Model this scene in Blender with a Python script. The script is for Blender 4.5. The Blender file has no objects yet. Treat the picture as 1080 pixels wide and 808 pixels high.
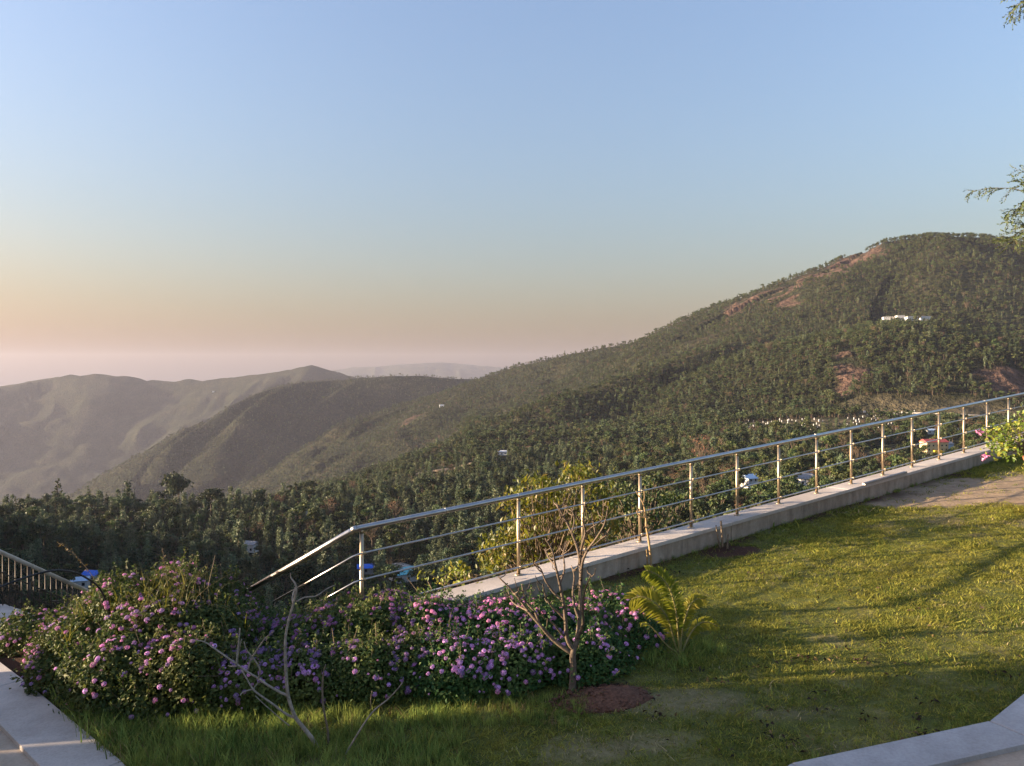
import bpy, math, random
import numpy as np
from mathutils import Vector

R = math.radians
SC = bpy.context.scene
COL = SC.collection

# ------------------------------------------------------------------ camera, sky, sun, exposure
F = 816.0                       # focal length in photo pixels (photo 1080 x 808)
CX, CY = 540.0, 404.0
cam_d = bpy.data.cameras.new('camera')
cam_d.sensor_width = 36.0
cam_d.lens = 36.0 * F / 1080.0
cam_d.clip_start = 0.05
cam_d.clip_end = 60000
cam = bpy.data.objects.new('camera', cam_d)
COL.objects.link(cam)
cam.rotation_euler = (R(90), 0, 0)
cam.location = (0, 0, 0)
SC.camera = cam

SUN_AZ, SUN_EL = R(-91), R(8.3)
sun_dir = Vector((math.sin(SUN_AZ) * math.cos(SUN_EL), math.cos(SUN_AZ) * math.cos(SUN_EL), math.sin(SUN_EL)))
world = bpy.data.worlds.new('World')
SC.world = world
world.use_nodes = True
wn = world.node_tree
wn.nodes.clear()
sky = wn.nodes.new('ShaderNodeTexSky')
sky.sky_type = 'NISHITA'
sky.sun_disc = False
sky.sun_elevation = SUN_EL
sky.sun_rotation = SUN_AZ
sky.altitude = 900
sky.air_density = 2.1
sky.dust_density = 8.0
sky.ozone_density = 5.2
bg = wn.nodes.new('ShaderNodeBackground')
bg.inputs['Strength'].default_value = 0.105
wo = wn.nodes.new('ShaderNodeOutputWorld')
hsv = wn.nodes.new('ShaderNodeHueSaturation')          # the photograph's air is milky: a paler, slightly warmer sky
hsv.inputs['Saturation'].default_value = 0.88
tint = wn.nodes.new('ShaderNodeVectorMath'); tint.operation = 'MULTIPLY'
tint.inputs[1].default_value = (1.08, 0.925, 1.01)
wn.links.new(sky.outputs[0], hsv.inputs['Color'])
wn.links.new(hsv.outputs[0], tint.inputs[0])
wn.links.new(tint.outputs[0], bg.inputs['Color'])
wn.links.new(bg.outputs[0], wo.inputs['Surface'])

sl = bpy.data.lights.new('sun', 'SUN')
sl.energy = 4.1
sl.angle = R(0.6)
sl.color = (1.0, 0.77, 0.53)
sun = bpy.data.objects.new('sun', sl)
COL.objects.link(sun)
sun.rotation_euler = sun_dir.to_track_quat('Z', 'Y').to_euler()

SC.view_settings.view_transform = 'Standard'
SC.view_settings.look = 'None'
SC.view_settings.gamma = 1.0
SC.view_settings.exposure = 2.36
SC.render.engine = 'CYCLES'
SC.cycles.use_denoising = True
SC.cycles.max_bounces = 5
SC.cycles.diffuse_bounces = 2
SC.cycles.glossy_bounces = 2
SC.cycles.transmission_bounces = 3
SC.cycles.transparent_max_bounces = 4
SC.cycles.volume_bounces = 0
SC.cycles.caustics_reflective = False
SC.cycles.caustics_refractive = False

rng = np.random.default_rng(7)
random.seed(7)

# ------------------------------------------------------------------ helpers
def P(px, py, Y):
    return Vector(((px - CX) / F * Y, Y, -(py - CY) / F * Y))

def tag(o, label=None, cat=None, group=None, kind=None):
    if label: o['label'] = label
    if cat: o['category'] = cat
    if group: o['group'] = group
    if kind: o['kind'] = kind
    return o

def empty(name, loc, label=None, cat=None, group=None):
    o = bpy.data.objects.new(name, None)
    o.empty_display_size = 0.2
    COL.objects.link(o)
    o.location = loc
    return tag(o, label, cat, group)

def link(name, me, parent=None, loc=None):
    o = bpy.data.objects.new(name, me)
    COL.objects.link(o)
    if parent is not None:
        o.parent = parent          # meshes below are written in the parent's own frame
    if loc is not None:
        o.location = loc
    return o

def np_mesh(name, V, Fc, mats, mi=None, smooth=False, attrs=None):
    """V (n,3); Fc = (m,k) array with constant k, or a list of such arrays"""
    if not isinstance(Fc, list): Fc = [Fc]
    Fc = [np.asarray(f, dtype=np.int32) for f in Fc if len(f)]
    me = bpy.data.meshes.new(name)
    V = np.asarray(V, dtype=np.float32)
    me.vertices.add(len(V))
    me.vertices.foreach_set('co', V.ravel())
    loops = np.concatenate([f.ravel() for f in Fc])
    sizes = np.concatenate([np.full(len(f), f.shape[1], dtype=np.int32) for f in Fc])
    starts = np.concatenate([[0], np.cumsum(sizes)[:-1]]).astype(np.int32)
    me.loops.add(len(loops))
    me.loops.foreach_set('vertex_index', loops.astype(np.int32))
    me.polygons.add(len(sizes))
    me.polygons.foreach_set('loop_start', starts)
    me.polygons.foreach_set('loop_total', sizes)
    if not isinstance(mats, (list, tuple)): mats = [mats]
    for m in mats: me.materials.append(m)
    if mi is not None:
        me.polygons.foreach_set('material_index', np.asarray(mi, dtype=np.int32))
    if smooth is True:
        me.polygons.foreach_set('use_smooth', np.ones(len(sizes), dtype=bool))
    elif smooth is not False:
        me.polygons.foreach_set('use_smooth', np.asarray(smooth, dtype=bool))
    me.update(calc_edges=True)
    for k, a in (attrs or {}).items():
        at = me.attributes.new(k, 'FLOAT', 'POINT')
        at.data.foreach_set('value', np.asarray(a, dtype=np.float32))
    return me

class MB:
    """collects shapes into one mesh"""
    def __init__(s):
        s.V = []; s.F = {3: [], 4: []}; s.M = {3: [], 4: []}; s.S = {3: [], 4: []}; s.n = 0
    def add(s, V, Fc, m=0, smooth=False):
        V = np.asarray(V, dtype=float); Fc = np.asarray(Fc, dtype=np.int64)
        k = Fc.shape[1]
        s.V.append(V); s.F[k].append(Fc + s.n)
        s.M[k].append(np.full(len(Fc), m)); s.S[k].append(np.full(len(Fc), smooth)); s.n += len(V)
    def box(s, c, size, rz=0, m=0, axes=None, bevel=0.0):
        c = np.array(c, float); h = np.array(size, float) / 2
        if axes is None:
            ca, sa = math.cos(rz), math.sin(rz)
            axes = np.array([[ca, sa, 0], [-sa, ca, 0], [0, 0, 1.0]])
        axes = np.asarray(axes, float)
        if bevel > 0:
            b = min(bevel, *(h * 0.9))
            V = []
            for sx in (-1, 1):
                for sy in (-1, 1):
                    for sz in (-1, 1):
                        for ax in range(3):
                            v = np.array([sx, sy, sz]) * (h - b)
                            v[ax] += (sx, sy, sz)[ax] * b
                            V.append(v)
            idx = lambda x, y, z, a: ((x * 2 + y) * 2 + z) * 3 + a
            Q = []; T = []
            # main faces
            for a in range(3):
                o = [i for i in range(3) if i != a]
                for sgn in (0, 1):
                    quad = []
                    for (p, q) in ((0, 0), (1, 0), (1, 1), (0, 1)):
                        s3 = [0, 0, 0]; s3[a] = sgn; s3[o[0]] = p; s3[o[1]] = q
                        quad.append(idx(*s3, a))
                    Q.append(quad)
            # edges
            for a in range(3):
                o = [i for i in range(3) if i != a]
                for p in (0, 1):
                    for q in (0, 1):
                        s0 = [0, 0, 0]; s1 = [0, 0, 0]
                        s0[a] = 0; s1[a] = 1
                        for s3 in (s0, s1): s3[o[0]] = p; s3[o[1]] = q
                        Q.append([idx(*s0, o[0]), idx(*s1, o[0]), idx(*s1, o[1]), idx(*s0, o[1])])
            for x in (0, 1):
                for y in (0, 1):
                    for z in (0, 1):
                        T.append([idx(x, y, z, 0), idx(x, y, z, 1), idx(x, y, z, 2)])
            V = np.array(V) @ axes + c
            base = s.n
            s.V.append(V); s.n += len(V)
            for k, L in ((4, Q), (3, T)):
                s.F[k].append(np.array(L) + base); s.M[k].append(np.full(len(L), m)); s.S[k].append(np.full(len(L), False))
            return
        V = np.array([[x, y, z] for x in (-1, 1) for y in (-1, 1) for z in (-1, 1)]) * h
        V = V @ axes + c
        s.add(V, [[0, 1, 3, 2], [4, 6, 7, 5], [0, 4, 5, 1], [2, 3, 7, 6], [0, 2, 6, 4], [1, 5, 7, 3]], m)
    def tube(s, pts, rad, n=8, m=0, cap=True):
        pts = [np.array(p, float) for p in pts]
        if np.isscalar(rad): rad = [rad] * len(pts)
        N = len(pts); V = []
        up = None
        for i in range(N):
            if i == 0: t = pts[1] - pts[0]
            elif i == N - 1: t = pts[-1] - pts[-2]
            else:
                a = pts[i] - pts[i - 1]; b = pts[i + 1] - pts[i]
                t = a / (np.linalg.norm(a) + 1e-9) + b / (np.linalg.norm(b) + 1e-9)
            t = t / (np.linalg.norm(t) + 1e-9)
            if up is None:
                up = np.array([0, 0, 1.0]) if abs(t[2]) < 0.9 else np.array([1.0, 0, 0])
            u = np.cross(t, up); u /= (np.linalg.norm(u) + 1e-9)
            v = np.cross(u, t); up = v
            for k in range(n):
                a = 2 * math.pi * k / n
                V.append(pts[i] + rad[i] * (math.cos(a) * u + math.sin(a) * v))
        Fq = []
        for i in range(N - 1):
            for k in range(n):
                k2 = (k + 1) % n
                Fq.append([i * n + k, i * n + k2, (i + 1) * n + k2, (i + 1) * n + k])
        base = s.n
        s.add(V, Fq, m, True)
        if cap:
            ce = [pts[0], pts[-1]]
            b2 = s.n
            T = []
            for k in range(n):
                k2 = (k + 1) % n
                T.append([b2, base + k2, base + k])
                T.append([b2 + 1, base + (N - 1) * n + k, base + (N - 1) * n + k2])
            s.V.append(np.array(ce)); s.n += 2
            s.F[3].append(np.array(T)); s.M[3].append(np.full(len(T), m)); s.S[3].append(np.full(len(T), False))
    def mesh(s, name, mats):
        V = np.concatenate(s.V)
        Fl, M, S = [], [], []
        for k in (3, 4):
            if s.F[k]:
                Fl.append(np.concatenate(s.F[k])); M.append(np.concatenate(s.M[k])); S.append(np.concatenate(s.S[k]))
        return np_mesh(name, V, Fl, mats, np.concatenate(M), np.concatenate(S))
    def build(s, name, mats, parent=None, loc=None):
        return link(name, s.mesh(name, mats), parent, loc)

def smooth_path(pts, rads, sub=4):
    """Catmull-Rom through traced points"""
    pts = [np.array(p, float) for p in pts]
    out, ro = [], []
    n = len(pts)
    for i in range(n - 1):
        p0 = pts[max(i - 1, 0)]; p1 = pts[i]; p2 = pts[i + 1]; p3 = pts[min(i + 2, n - 1)]
        for k in range(sub):
            t = k / sub
            out.append(0.5 * ((2 * p1) + (-p0 + p2) * t + (2 * p0 - 5 * p1 + 4 * p2 - p3) * t * t + (-p0 + 3 * p1 - 3 * p2 + p3) * t ** 3))
            ro.append(rads[i] * (1 - t) + rads[i + 1] * t)
    out.append(pts[-1]); ro.append(rads[-1])
    return out, ro

# ---- noise
def _hash(i, j, seed):
    h = (i.astype(np.int64) * 374761393 + j.astype(np.int64) * 668265263 + seed * 982451653) & 0xffffffff
    h = ((h ^ (h >> 13)) * 1274126177) & 0xffffffff
    h = h ^ (h >> 16)
    return (h & 0xffffff) / float(0xffffff)
def vnoise(x, y, seed=0):
    xi = np.floor(x); yi = np.floor(y)
    fx = x - xi; fy = y - yi
    fx = fx * fx * fx * (fx * (fx * 6 - 15) + 10); fy = fy * fy * fy * (fy * (fy * 6 - 15) + 10)
    a = _hash(xi, yi, seed); b = _hash(xi + 1, yi, seed); c = _hash(xi, yi + 1, seed); d = _hash(xi + 1, yi + 1, seed)
    return (a * (1 - fx) + b * fx) * (1 - fy) + (c * (1 - fx) + d * fx) * fy
def fbm(x, y, oct=4, seed=0, gain=0.5):
    s = 0; amp = 1; tot = 0
    for o in range(oct):
        s = s + amp * vnoise(x * 2 ** o + 17.3 * o, y * 2 ** o - 9.1 * o, seed + o); tot += amp; amp *= gain
    return s / tot
def ridged(x, y, oct=4, seed=0):
    s = 0; amp = 1; tot = 0
    for o in range(oct):
        n = 1 - np.abs(2 * vnoise(x * 2 ** o + 5.7 * o, y * 2 ** o + 3.3 * o, seed + o) - 1)
        s = s + amp * n; tot += amp; amp *= 0.5
    return s / tot
def sstep(a, b, x):
    t = np.clip((x - a) / (b - a), 0, 1)
    return t * t * (3 - 2 * t)

# ------------------------------------------------------------------ materials
def mat(name):
    m = bpy.data.materials.new(name)
    m.use_nodes = True
    nt = m.node_tree
    nt.nodes.clear()
    out = nt.nodes.new('ShaderNodeOutputMaterial')
    return m, nt, out
def N(nt, t, **kw):
    n = nt.nodes.new(t)
    for k, v in kw.items(): setattr(n, k, v)
    return n
def ramp(nt, fac, stops):
    r = N(nt, 'ShaderNodeValToRGB')
    el = r.color_ramp.elements
    while len(el) < len(stops): el.new(0.5)
    for e, (p, c) in zip(el, stops):
        e.position = p; e.color = (*c, 1)
    nt.links.new(fac, r.inputs[0])
    return r.outputs[0]
def noise(nt, scale, detail=4, rough=0.55, coord=None, dist=0.0):
    n = N(nt, 'ShaderNodeTexNoise')
    n.inputs['Scale'].default_value = scale
    n.inputs['Detail'].default_value = detail
    n.inputs['Roughness'].default_value = rough
    n.inputs['Distortion'].default_value = dist
    if coord is not None: nt.links.new(coord, n.inputs['Vector'])
    return n.outputs['Fac']
def mixc(nt, fac, a, b, blend='MIX'):
    m = N(nt, 'ShaderNodeMix', data_type='RGBA', blend_type=blend)
    for s, v in ((m.inputs['Factor'], fac), (m.inputs['A'], a), (m.inputs['B'], b)):
        pass
    ins = {i.identifier: i for i in m.inputs}
    for key, v in (('Factor_Float', fac), ('A_Color', a), ('B_Color', b)):
        if isinstance(v, (int, float)): ins[key].default_value = v
        elif isinstance(v, tuple): ins[key].default_value = (*v, 1)
        else: nt.links.new(v, ins[key])
    return [o for o in m.outputs if o.identifier == 'Result_Color'][0]
def setcol(nt, sock, v):
    if isinstance(v, tuple): sock.default_value = (*v, 1)
    else: nt.links.new(v, sock)
def bump(nt, h, strength, dist=0.02):
    b = N(nt, 'ShaderNodeBump')
    b.inputs['Strength'].default_value = strength
    b.inputs['Distance'].default_value = dist
    nt.links.new(h, b.inputs['Height'])
    return b.outputs[0]
def surf(nt, out, col, rough=0.8, metal=0.0, normal=None, spec=0.3):
    p = N(nt, 'ShaderNodeBsdfPrincipled')
    setcol(nt, p.inputs['Base Color'], col)
    if isinstance(rough, (int, float)): p.inputs['Roughness'].default_value = rough
    else: nt.links.new(rough, p.inputs['Roughness'])
    p.inputs['Metallic'].default_value = metal
    p.inputs['Specular IOR Level'].default_value = spec
    if normal is not None: nt.links.new(normal, p.inputs['Normal'])
    nt.links.new(p.outputs[0], out.inputs['Surface'])
    return p
def worldpos(nt): return N(nt, 'ShaderNodeNewGeometry').outputs['Position']
def objpos(nt): return N(nt, 'ShaderNodeTexCoord').outputs['Object']
def attr(nt, name): 
    a = N(nt, 'ShaderNodeAttribute'); a.attribute_name = name
    return a.outputs['Fac']

def simple(name, c1, c2, scale, rough=0.8, metal=0.0, bmp=0.0, bscale=None, spec=0.3, stops=(0.35, 0.7)):
    m, nt, out = mat(name)
    co = objpos(nt)
    n = noise(nt, scale, 5, 0.6, co)
    c = ramp(nt, n, [(stops[0], c1), (stops[1], c2)])
    nor = None
    if bmp: nor = bump(nt, noise(nt, bscale or scale * 3, 6, 0.65, co), bmp)
    surf(nt, out, c, rough, metal, nor, spec)
    return m

def leafmat(name, c1, c2, c3=None, transl=0.35, rough=0.55, wscale=None, spec=0.25):
    """leaf: colour varies per leaf (random per island) and with the plant"""
    m, nt, out = mat(name)
    g = N(nt, 'ShaderNodeNewGeometry')
    oi = N(nt, 'ShaderNodeObjectInfo')
    stops = [(0.0, c1), (0.6, c2)] + ([(0.97, c3)] if c3 else [])
    c = ramp(nt, g.outputs['Random Per Island'], stops)
    if wscale:
        pn = noise(nt, wscale, 3, 0.6, g.outputs['Position'])
        c = mixc(nt, ramp(nt, pn, [(0.48, (0, 0, 0)), (0.68, (.8, .8, .8))]), c, c3)
    hs = N(nt, 'ShaderNodeHueSaturation')
    mr = N(nt, 'ShaderNodeMapRange')
    mr.inputs['To Min'].default_value = 0.55; mr.inputs['To Max'].default_value = 1.45
    nt.links.new(oi.outputs['Random'], mr.inputs['Value'])
    nt.links.new(mr.outputs[0], hs.inputs['Value'])
    mr2 = N(nt, 'ShaderNodeMapRange')
    mr2.inputs['To Min'].default_value = 0.46; mr2.inputs['To Max'].default_value = 0.52
    ml = N(nt, 'ShaderNodeMath', operation='FRACT')
    mm = N(nt, 'ShaderNodeMath', operation='MULTIPLY'); mm.inputs[1].default_value = 7.31
    nt.links.new(oi.outputs['Random'], mm.inputs[0]); nt.links.new(mm.outputs[0], ml.inputs[0])
    nt.links.new(ml.outputs[0], mr2.inputs['Value']); nt.links.new(mr2.outputs[0], hs.inputs['Hue'])
    nt.links.new(c, hs.inputs['Color'])
    col = hs.outputs[0]
    p = N(nt, 'ShaderNodeBsdfPrincipled')
    nt.links.new(col, p.inputs['Base Color'])
    p.inputs['Roughness'].default_value = rough
    p.inputs['Specular IOR Level'].default_value = spec
    t = N(nt, 'ShaderNodeBsdfTranslucent')
    tc = mixc(nt, 0.5, col, (0.30, 0.30, 0.02), 'MIX') if transl > 0.3 else col
    nt.links.new(tc, t.inputs['Color'])
    mx = N(nt, 'ShaderNodeMixShader'); mx.inputs[0].default_value = transl
    nt.links.new(p.outputs[0], mx.inputs[1]); nt.links.new(t.outputs[0], mx.inputs[2])
    nt.links.new(mx.outputs[0], out.inputs['Surface'])
    return m

# ------------------------------------------------------------------ layout: kerb line and lawn plane
P0 = np.array([0.09, 9.2]); KD = np.array([0.818, 0.575]); KD = KD / np.linalg.norm(KD)
KN = np.array([-KD[1], KD[0]])                 # away from the lawn
KSL = 0.0804; KZ0 = -2.29
def kerb_pt(t, w, dz=0.0):
    p = P0 + t * KD + w * KN
    return np.array([p[0], p[1], KZ0 + KSL * t + dz])
GA, GX, GY = -2.986, 0.0658, 0.0462
def lawn_z(x, y): return GA + GX * x + GY * y
def ground(px, py, dz=0.0):
    u = (px - CX) / F; v = (py - CY) / F
    Y = -(GA + dz) / (v + GX * u + GY)
    return Vector((u * Y, Y, -v * Y))

# ------------------------------------------------------------------ terrain
def prim(pts, slopes, dz=0.0):
    W = [P(a, b, c) for a, b, c in pts]
    return (np.array([[w.x, w.y, w.z + dz] for w in W]), slopes)
def polar(az, r, z): return (math.sin(R(az)) * r, math.cos(R(az)) * r, z)

PR = []
# great mountain on the right, its crest running back to the left and down
PR.append(prim([(1500, 330, 1500), (1300, 280, 1650), (1180, 255, 1750), (1080, 250, 1820), (1040, 246, 1860), (980, 243, 1900), (935, 250, 1930), (900, 264, 1960),
                (860, 287, 2010), (830, 297, 2060), (790, 310, 2120)], (0.46, 900, 0.42), -10))
PR.append(prim([(830, 297, 2060), (790, 310, 2120), (750, 327, 2180), (700, 348, 2260), (640, 363, 2360), (590, 372, 2460),
                (540, 384, 2600), (500, 399, 2720)], (0.48, 900, 0.48), -10))
PR.append(prim([(500, 399, 2720), (450, 420, 2700), (400, 431, 2650), (360, 443, 2600), (330, 467, 2500), (296, 502, 2400), (260, 545, 2300)], (0.62, 500, 0.5), -8))
PR.append(prim([(410, 432, 2650), (378, 447, 2500), (350, 475, 2350), (322, 512, 2200)], (0.75, 300, 0.6), -6))
PR.append(prim([(460, 420, 2650), (420, 452, 2300), (380, 480, 2100), (345, 515, 1900)], (0.6, 300, 0.5), -6))
# middle spur
PR.append(prim([(520, 400, 3650), (470, 398, 3600), (440, 395, 3600), (400, 396, 3600), (350, 400, 3600), (310, 404, 3500), (270, 414, 3400), (240, 427, 3300),
                (200, 449, 3200), (150, 482, 3100), (112, 508, 3000), (80, 540, 2900)], (0.6, 500, 0.5), -6))
PR.append(prim([(300, 407, 3450), (262, 432, 3200), (232, 468, 3000), (195, 512, 2800)], (0.7, 300, 0.55), -4))
PR.append(prim([(225, 440, 3250), (185, 466, 3050), (140, 510, 2850)], (0.7, 300, 0.55), -4))
PR.append(prim([(380, 398, 3600), (330, 432, 3300), (280, 475, 3000), (250, 512, 2800)], (0.7, 300, 0.55), -4))
# far left ridge
PR.append(prim([(-500, 440, 5200), (-300, 415, 5400), (-120, 410, 5600), (0, 406, 5800), (30, 400, 5900), (60, 396, 6000), (90, 394, 6000), (120, 395, 6000), (165, 401, 6000), (200, 400, 6000),
                (250, 398, 6000), (300, 391, 6000), (330, 385, 6000), (352, 391, 6000), (380, 400, 6000), (430, 415, 6100)], (0.55, 900, 0.42)))
# faint far ridge
PR.append(prim([(300, 396, 13500), (350, 389, 13500), (390, 386, 13500), (430, 384, 13500), (470, 382, 13500), (510, 384, 13500), (560, 390, 13500), (640, 396, 13500)], (0.3, 900, 0.3)))
# front spur of the mountain
PR.append(prim([(880, 338, 1700), (800, 352, 1580), (760, 362, 1480), (720, 376, 1400), (680, 390, 1340), (640, 404, 1280), (600, 416, 1230), (560, 434, 1180),
                (510, 454, 1130), (470, 471, 1060), (430, 492, 980), (385, 520, 900)], (0.42, 350, 0.36), -8))
PR.append(prim([(1010, 330, 1500), (960, 338, 1330), (930, 344, 1270)], (0.25, 200, 0.45)))
PR.append(prim([(930, 350, 1350), (890, 375, 1230), (860, 410, 1080), (850, 428, 990)], (0.4, 120, 0.5), -4))
PR.append(prim([(1250, 380, 1300), (1150, 395, 1050), (1070, 408, 950), (1010, 428, 900)], (0.3, 200, 0.4)))
# knoll with the white house
PR.append(prim([(372, 532, 800), (400, 521, 790), (440, 506, 780), (490, 492, 765), (530, 482, 750), (580, 494, 735), (640, 512, 720), (700, 520, 700)], (0.28, 130, 0.4), -3))
# unseen hill added left of the frame to shade the valley forest
H0 = np.array([polar(-47, 420, -45), polar(-55, 430, -15), polar(-66, 430, 5), polar(-80, 420, 20), polar(-95, 430, 10), polar(-110, 500, -20)])
PR.append((H0, (0.4, 500, 0.4)))

def base_floor(x, y):
    r = np.hypot(x, y); az = np.degrees(np.arctan2(x, y))
    right = sstep(-9.5, -3, az)
    left_floor = -86 + 10 * sstep(-20, -12, -np.abs(az + 12)) * 0 - 0.52 * np.clip(r - 600 - 30 * np.sin(az * 0.35), 0, 1e9)
    left_floor = left_floor - 5 * sstep(380, 560, r) + 4 * sstep(-18, -30, az) * sstep(400, 560, r)
    left_floor = np.maximum(left_floor, -640)
    right_floor = -86 + 26 * sstep(0, 20, az) + 0.03 * np.clip(r - 500, 0, 500)
    right_floor = np.where(r > 3000, right_floor - 0.5 * (r - 3000), right_floor)
    right_floor = np.maximum(right_floor, -640)
    return left_floor * (1 - right) + right_floor * right

def terrain(x, y, detail=True):
    x = np.asarray(x, float); y = np.asarray(y, float)
    r = np.hypot(x, y)
    wamp = np.clip((r - 500) / 1500, 0, 1)
    wx = x + wamp * 70 * (fbm(x / 330, y / 330, 3, 11) - 0.5); wy = y + wamp * 70 * (fbm(x / 330, y / 330, 3, 23) - 0.5)
    z = base_floor(x, y)
    dmin = np.full_like(z, 1e9)
    wnz = 0.9 * (fbm(wx / 420, wy / 420, 3, 211) - 0.5)
    for pi_, (pts, (a, d1, b)) in enumerate(PR):
        zp = np.full_like(z, -1e5); dp = np.full_like(z, 1e9); sp_ = np.zeros_like(z); s0 = 0.0
        for i in range(len(pts) - 1):
            p, q = pts[i], pts[i + 1]
            dx, dy = q[0] - p[0], q[1] - p[1]
            L2 = dx * dx + dy * dy
            t = np.clip(((wx - p[0]) * dx + (wy - p[1]) * dy) / L2, 0, 1)
            d = np.hypot(wx - (p[0] + t * dx), wy - (p[1] + t * dy))
            d_ = np.sqrt(d * d + 144) - 12
            zz = p[2] + t * (q[2] - p[2]) - (a * np.minimum(d_, d1) + b * np.maximum(d_ - d1, 0))
            m = zz > zp
            zp = np.where(m, zz, zp); dp = np.where(m, d, dp); sp_ = np.where(m, s0 + t * math.sqrt(L2), sp_)
            s0 += math.sqrt(L2)
        if pi_ < len(PR) - 1:
            # side spurs and gullies running down from the crest
            lam = 330.0 if pts[:, 1].min() < 4500 else 700.0
            sw = sp_ / lam + wnz + pi_ * 3.7
            fl = ridged(sw, dp / 1100 + pi_, 2, 77) - 0.55
            zp = zp + np.clip(dp / 320, 0, 1) ** 0.9 * (lam * (0.3 if pi_ < 2 else 0.24)) * fl * np.clip((1500 - dp) / 900, 0.25, 1)
        k = 16.0
        h = np.clip(0.5 + 0.5 * (zp - z) / k, 0, 1)
        z = z * (1 - h) + zp * h + k * h * (1 - h) * 0.5
        dmin = np.minimum(dmin, dp)
    far = sstep(520, 900, r)
    gl = np.clip(dmin / 220, 0, 1)
    amp = far * gl
    z = z - amp * (46 * ridged(x / 520, y / 520, 4, 5) - 20) - amp * sstep(1800, 3500, r) * (70 * ridged(x / 900, y / 900, 4, 9) - 30)
    z = z - amp * sstep(1500, 2300, r) * 26 * (ridged(x / 230, y / 230, 3, 55) - 0.5)
    z = z + far * 7 * (fbm(x / 90, y / 90, 4, 31) - 0.5) + 5 * sstep(150, 260, r) * (fbm(x / 70, y / 70, 3, 41) - 0.5)
    # the terrace the garden stands on, and its steep outer slope
    q = (x - P0[0]) * KN[0] + (y - P0[1]) * KN[1]
    cz = np.clip(lawn_z(x, y), -4.0, -0.8)
    ter = cz - 0.45 - 0.62 * np.clip(q - 0.1, 0, 1e9) - 0.3 * np.clip(-x - 9, 0, 1e9) 
    near = np.where(ter > -80, ter, -80 - (-80 - ter) * 3)
    return np.maximum(np.where(r < 420, near, -1e4), z)

def hit(px, py, dmax=9000, d0=150):
    u = (px - CX) / F; v = (py - CY) / F
    Y = np.concatenate([np.arange(d0, 1500, 3), np.arange(1500, dmax, 8)])
    z = terrain(u * Y, Y)
    below = np.nonzero(-v * Y <= z)[0]
    if len(below) == 0: return None
    Yh = Y[below[0]]
    return Vector((u * Yh, Yh, float(z[below[0]])))

az = np.radians(np.concatenate([np.arange(-180, -125, 5), np.arange(-125, -44, 0.8), np.arange(-44, 44, 0.115), np.arange(44, 80, 1.2), np.arange(80, 180, 5)]))
rr = np.concatenate([np.linspace(0.5, 40, 50)[:-1], np.geomspace(40, 230, 40)[:-1], np.arange(230, 700, 4.0), np.arange(700, 2900, 5.0),
                     np.arange(2900, 3800, 9.0), np.geomspace(3800, 6400, 110), np.geomspace(6500, 15500, 60)])
AZ, RR = np.meshgrid(az, rr, indexing='ij')
TX, TY = np.sin(AZ) * RR, np.cos(AZ) * RR
TZ = terrain(TX.ravel(), TY.ravel()).reshape(TX.shape)
na, nr = TX.shape
# horizon angle so far along each ray, used to leave out trees nobody can see
EL = np.maximum.accumulate(TZ / RR, axis=1)
TZ0 = TZ

# bare rock and earth patches: seeds found where a sight line meets the ground
def seeds(lst):
    out = []
    for px, py, rad in lst:
        h = hit(px, py)
        if h is not None: out.append((h.x, h.y, rad))
    return out
rock_seeds = seeds([(785, 318, 55), (800, 316, 50), (815, 312, 60), (830, 305, 55), (850, 296, 60), (870, 290, 60), (888, 282, 60), (905, 273, 60), (918, 270, 45),
                    (780, 325, 45), (835, 318, 40), (893, 385, 24), (897, 398, 26), (905, 392, 24), (885, 412, 20), (890, 375, 18), (590, 462, 24), (583, 455, 22), (597, 468, 16),
                    (430, 446, 45), (436, 440, 30), (1055, 408, 34), (1075, 410, 40)])
earth_seeds = seeds([(485, 495, 16), (470, 499, 16), (455, 502, 14), (498, 492, 12), (442, 505, 10), (975, 482, 30), (955, 478, 34), (930, 480, 25), (820, 445, 60), (850, 443, 60), (790, 447, 50),
                     (930, 441, 60), (960, 440, 60), (1000, 440, 60), (900, 445, 50), (1040, 436, 50), (430, 604, 14), (90, 614, 12)])
def mask(x, y, sd, warp=0.5):
    m = np.zeros_like(x)
    for sx, sy, rad in sd:
        d = np.hypot(x - sx, (y - sy) * 0.9)
        m = np.maximum(m, 1 - d / rad)
    return np.clip(m * 2 + (fbm(x / 28, y / 28, 3, 77) - 0.5) * 1.5 * (m > 0), 0, 1)
ROCK = mask(TX.ravel(), TY.ravel(), rock_seeds)
ROCK = np.clip(ROCK * 1.4 * sstep(0.34, 0.56, fbm(TX.ravel() / 38, TY.ravel() / 38, 4, 177)), 0, 1)
TZ = (TZ.ravel() + ROCK * 16 * (ridged(TX.ravel() / 45, TY.ravel() / 45, 4, 88) - 0.6)).reshape(TX.shape)
EARTH = mask(TX.ravel(), TY.ravel(), earth_seeds)

m_hill, nt, out = mat('hill_ground')
wp = worldpos(nt)
n1 = noise(nt, 0.008, 5, 0.6, wp)
n2 = noise(nt, 0.06, 5, 0.65, wp)
n3 = noise(nt, 0.12, 3, 0.7, wp)
c = ramp(nt, n1, [(0.3, (0.022, 0.032, 0.015)), (0.5, (0.038, 0.045, 0.021)), (0.7, (0.07, 0.065, 0.038))])
c = mixc(nt, 0.6, c, ramp(nt, n3, [(0.38, (0.25, 0.28, 0.22)), (0.62, (1.15, 1.1, 1.0))]), 'MULTIPLY')
rk = ramp(nt, n2, [(0.3, (0.06, 0.04, 0.032)), (0.6, (0.145, 0.092, 0.070))])
c = mixc(nt, attr(nt, 'rock'), c, rk)
er = ramp(nt, n2, [(0.35, (0.07, 0.065, 0.035)), (0.65, (0.14, 0.115, 0.07))])
c = mixc(nt, attr(nt, 'earth'), c, er)
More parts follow.
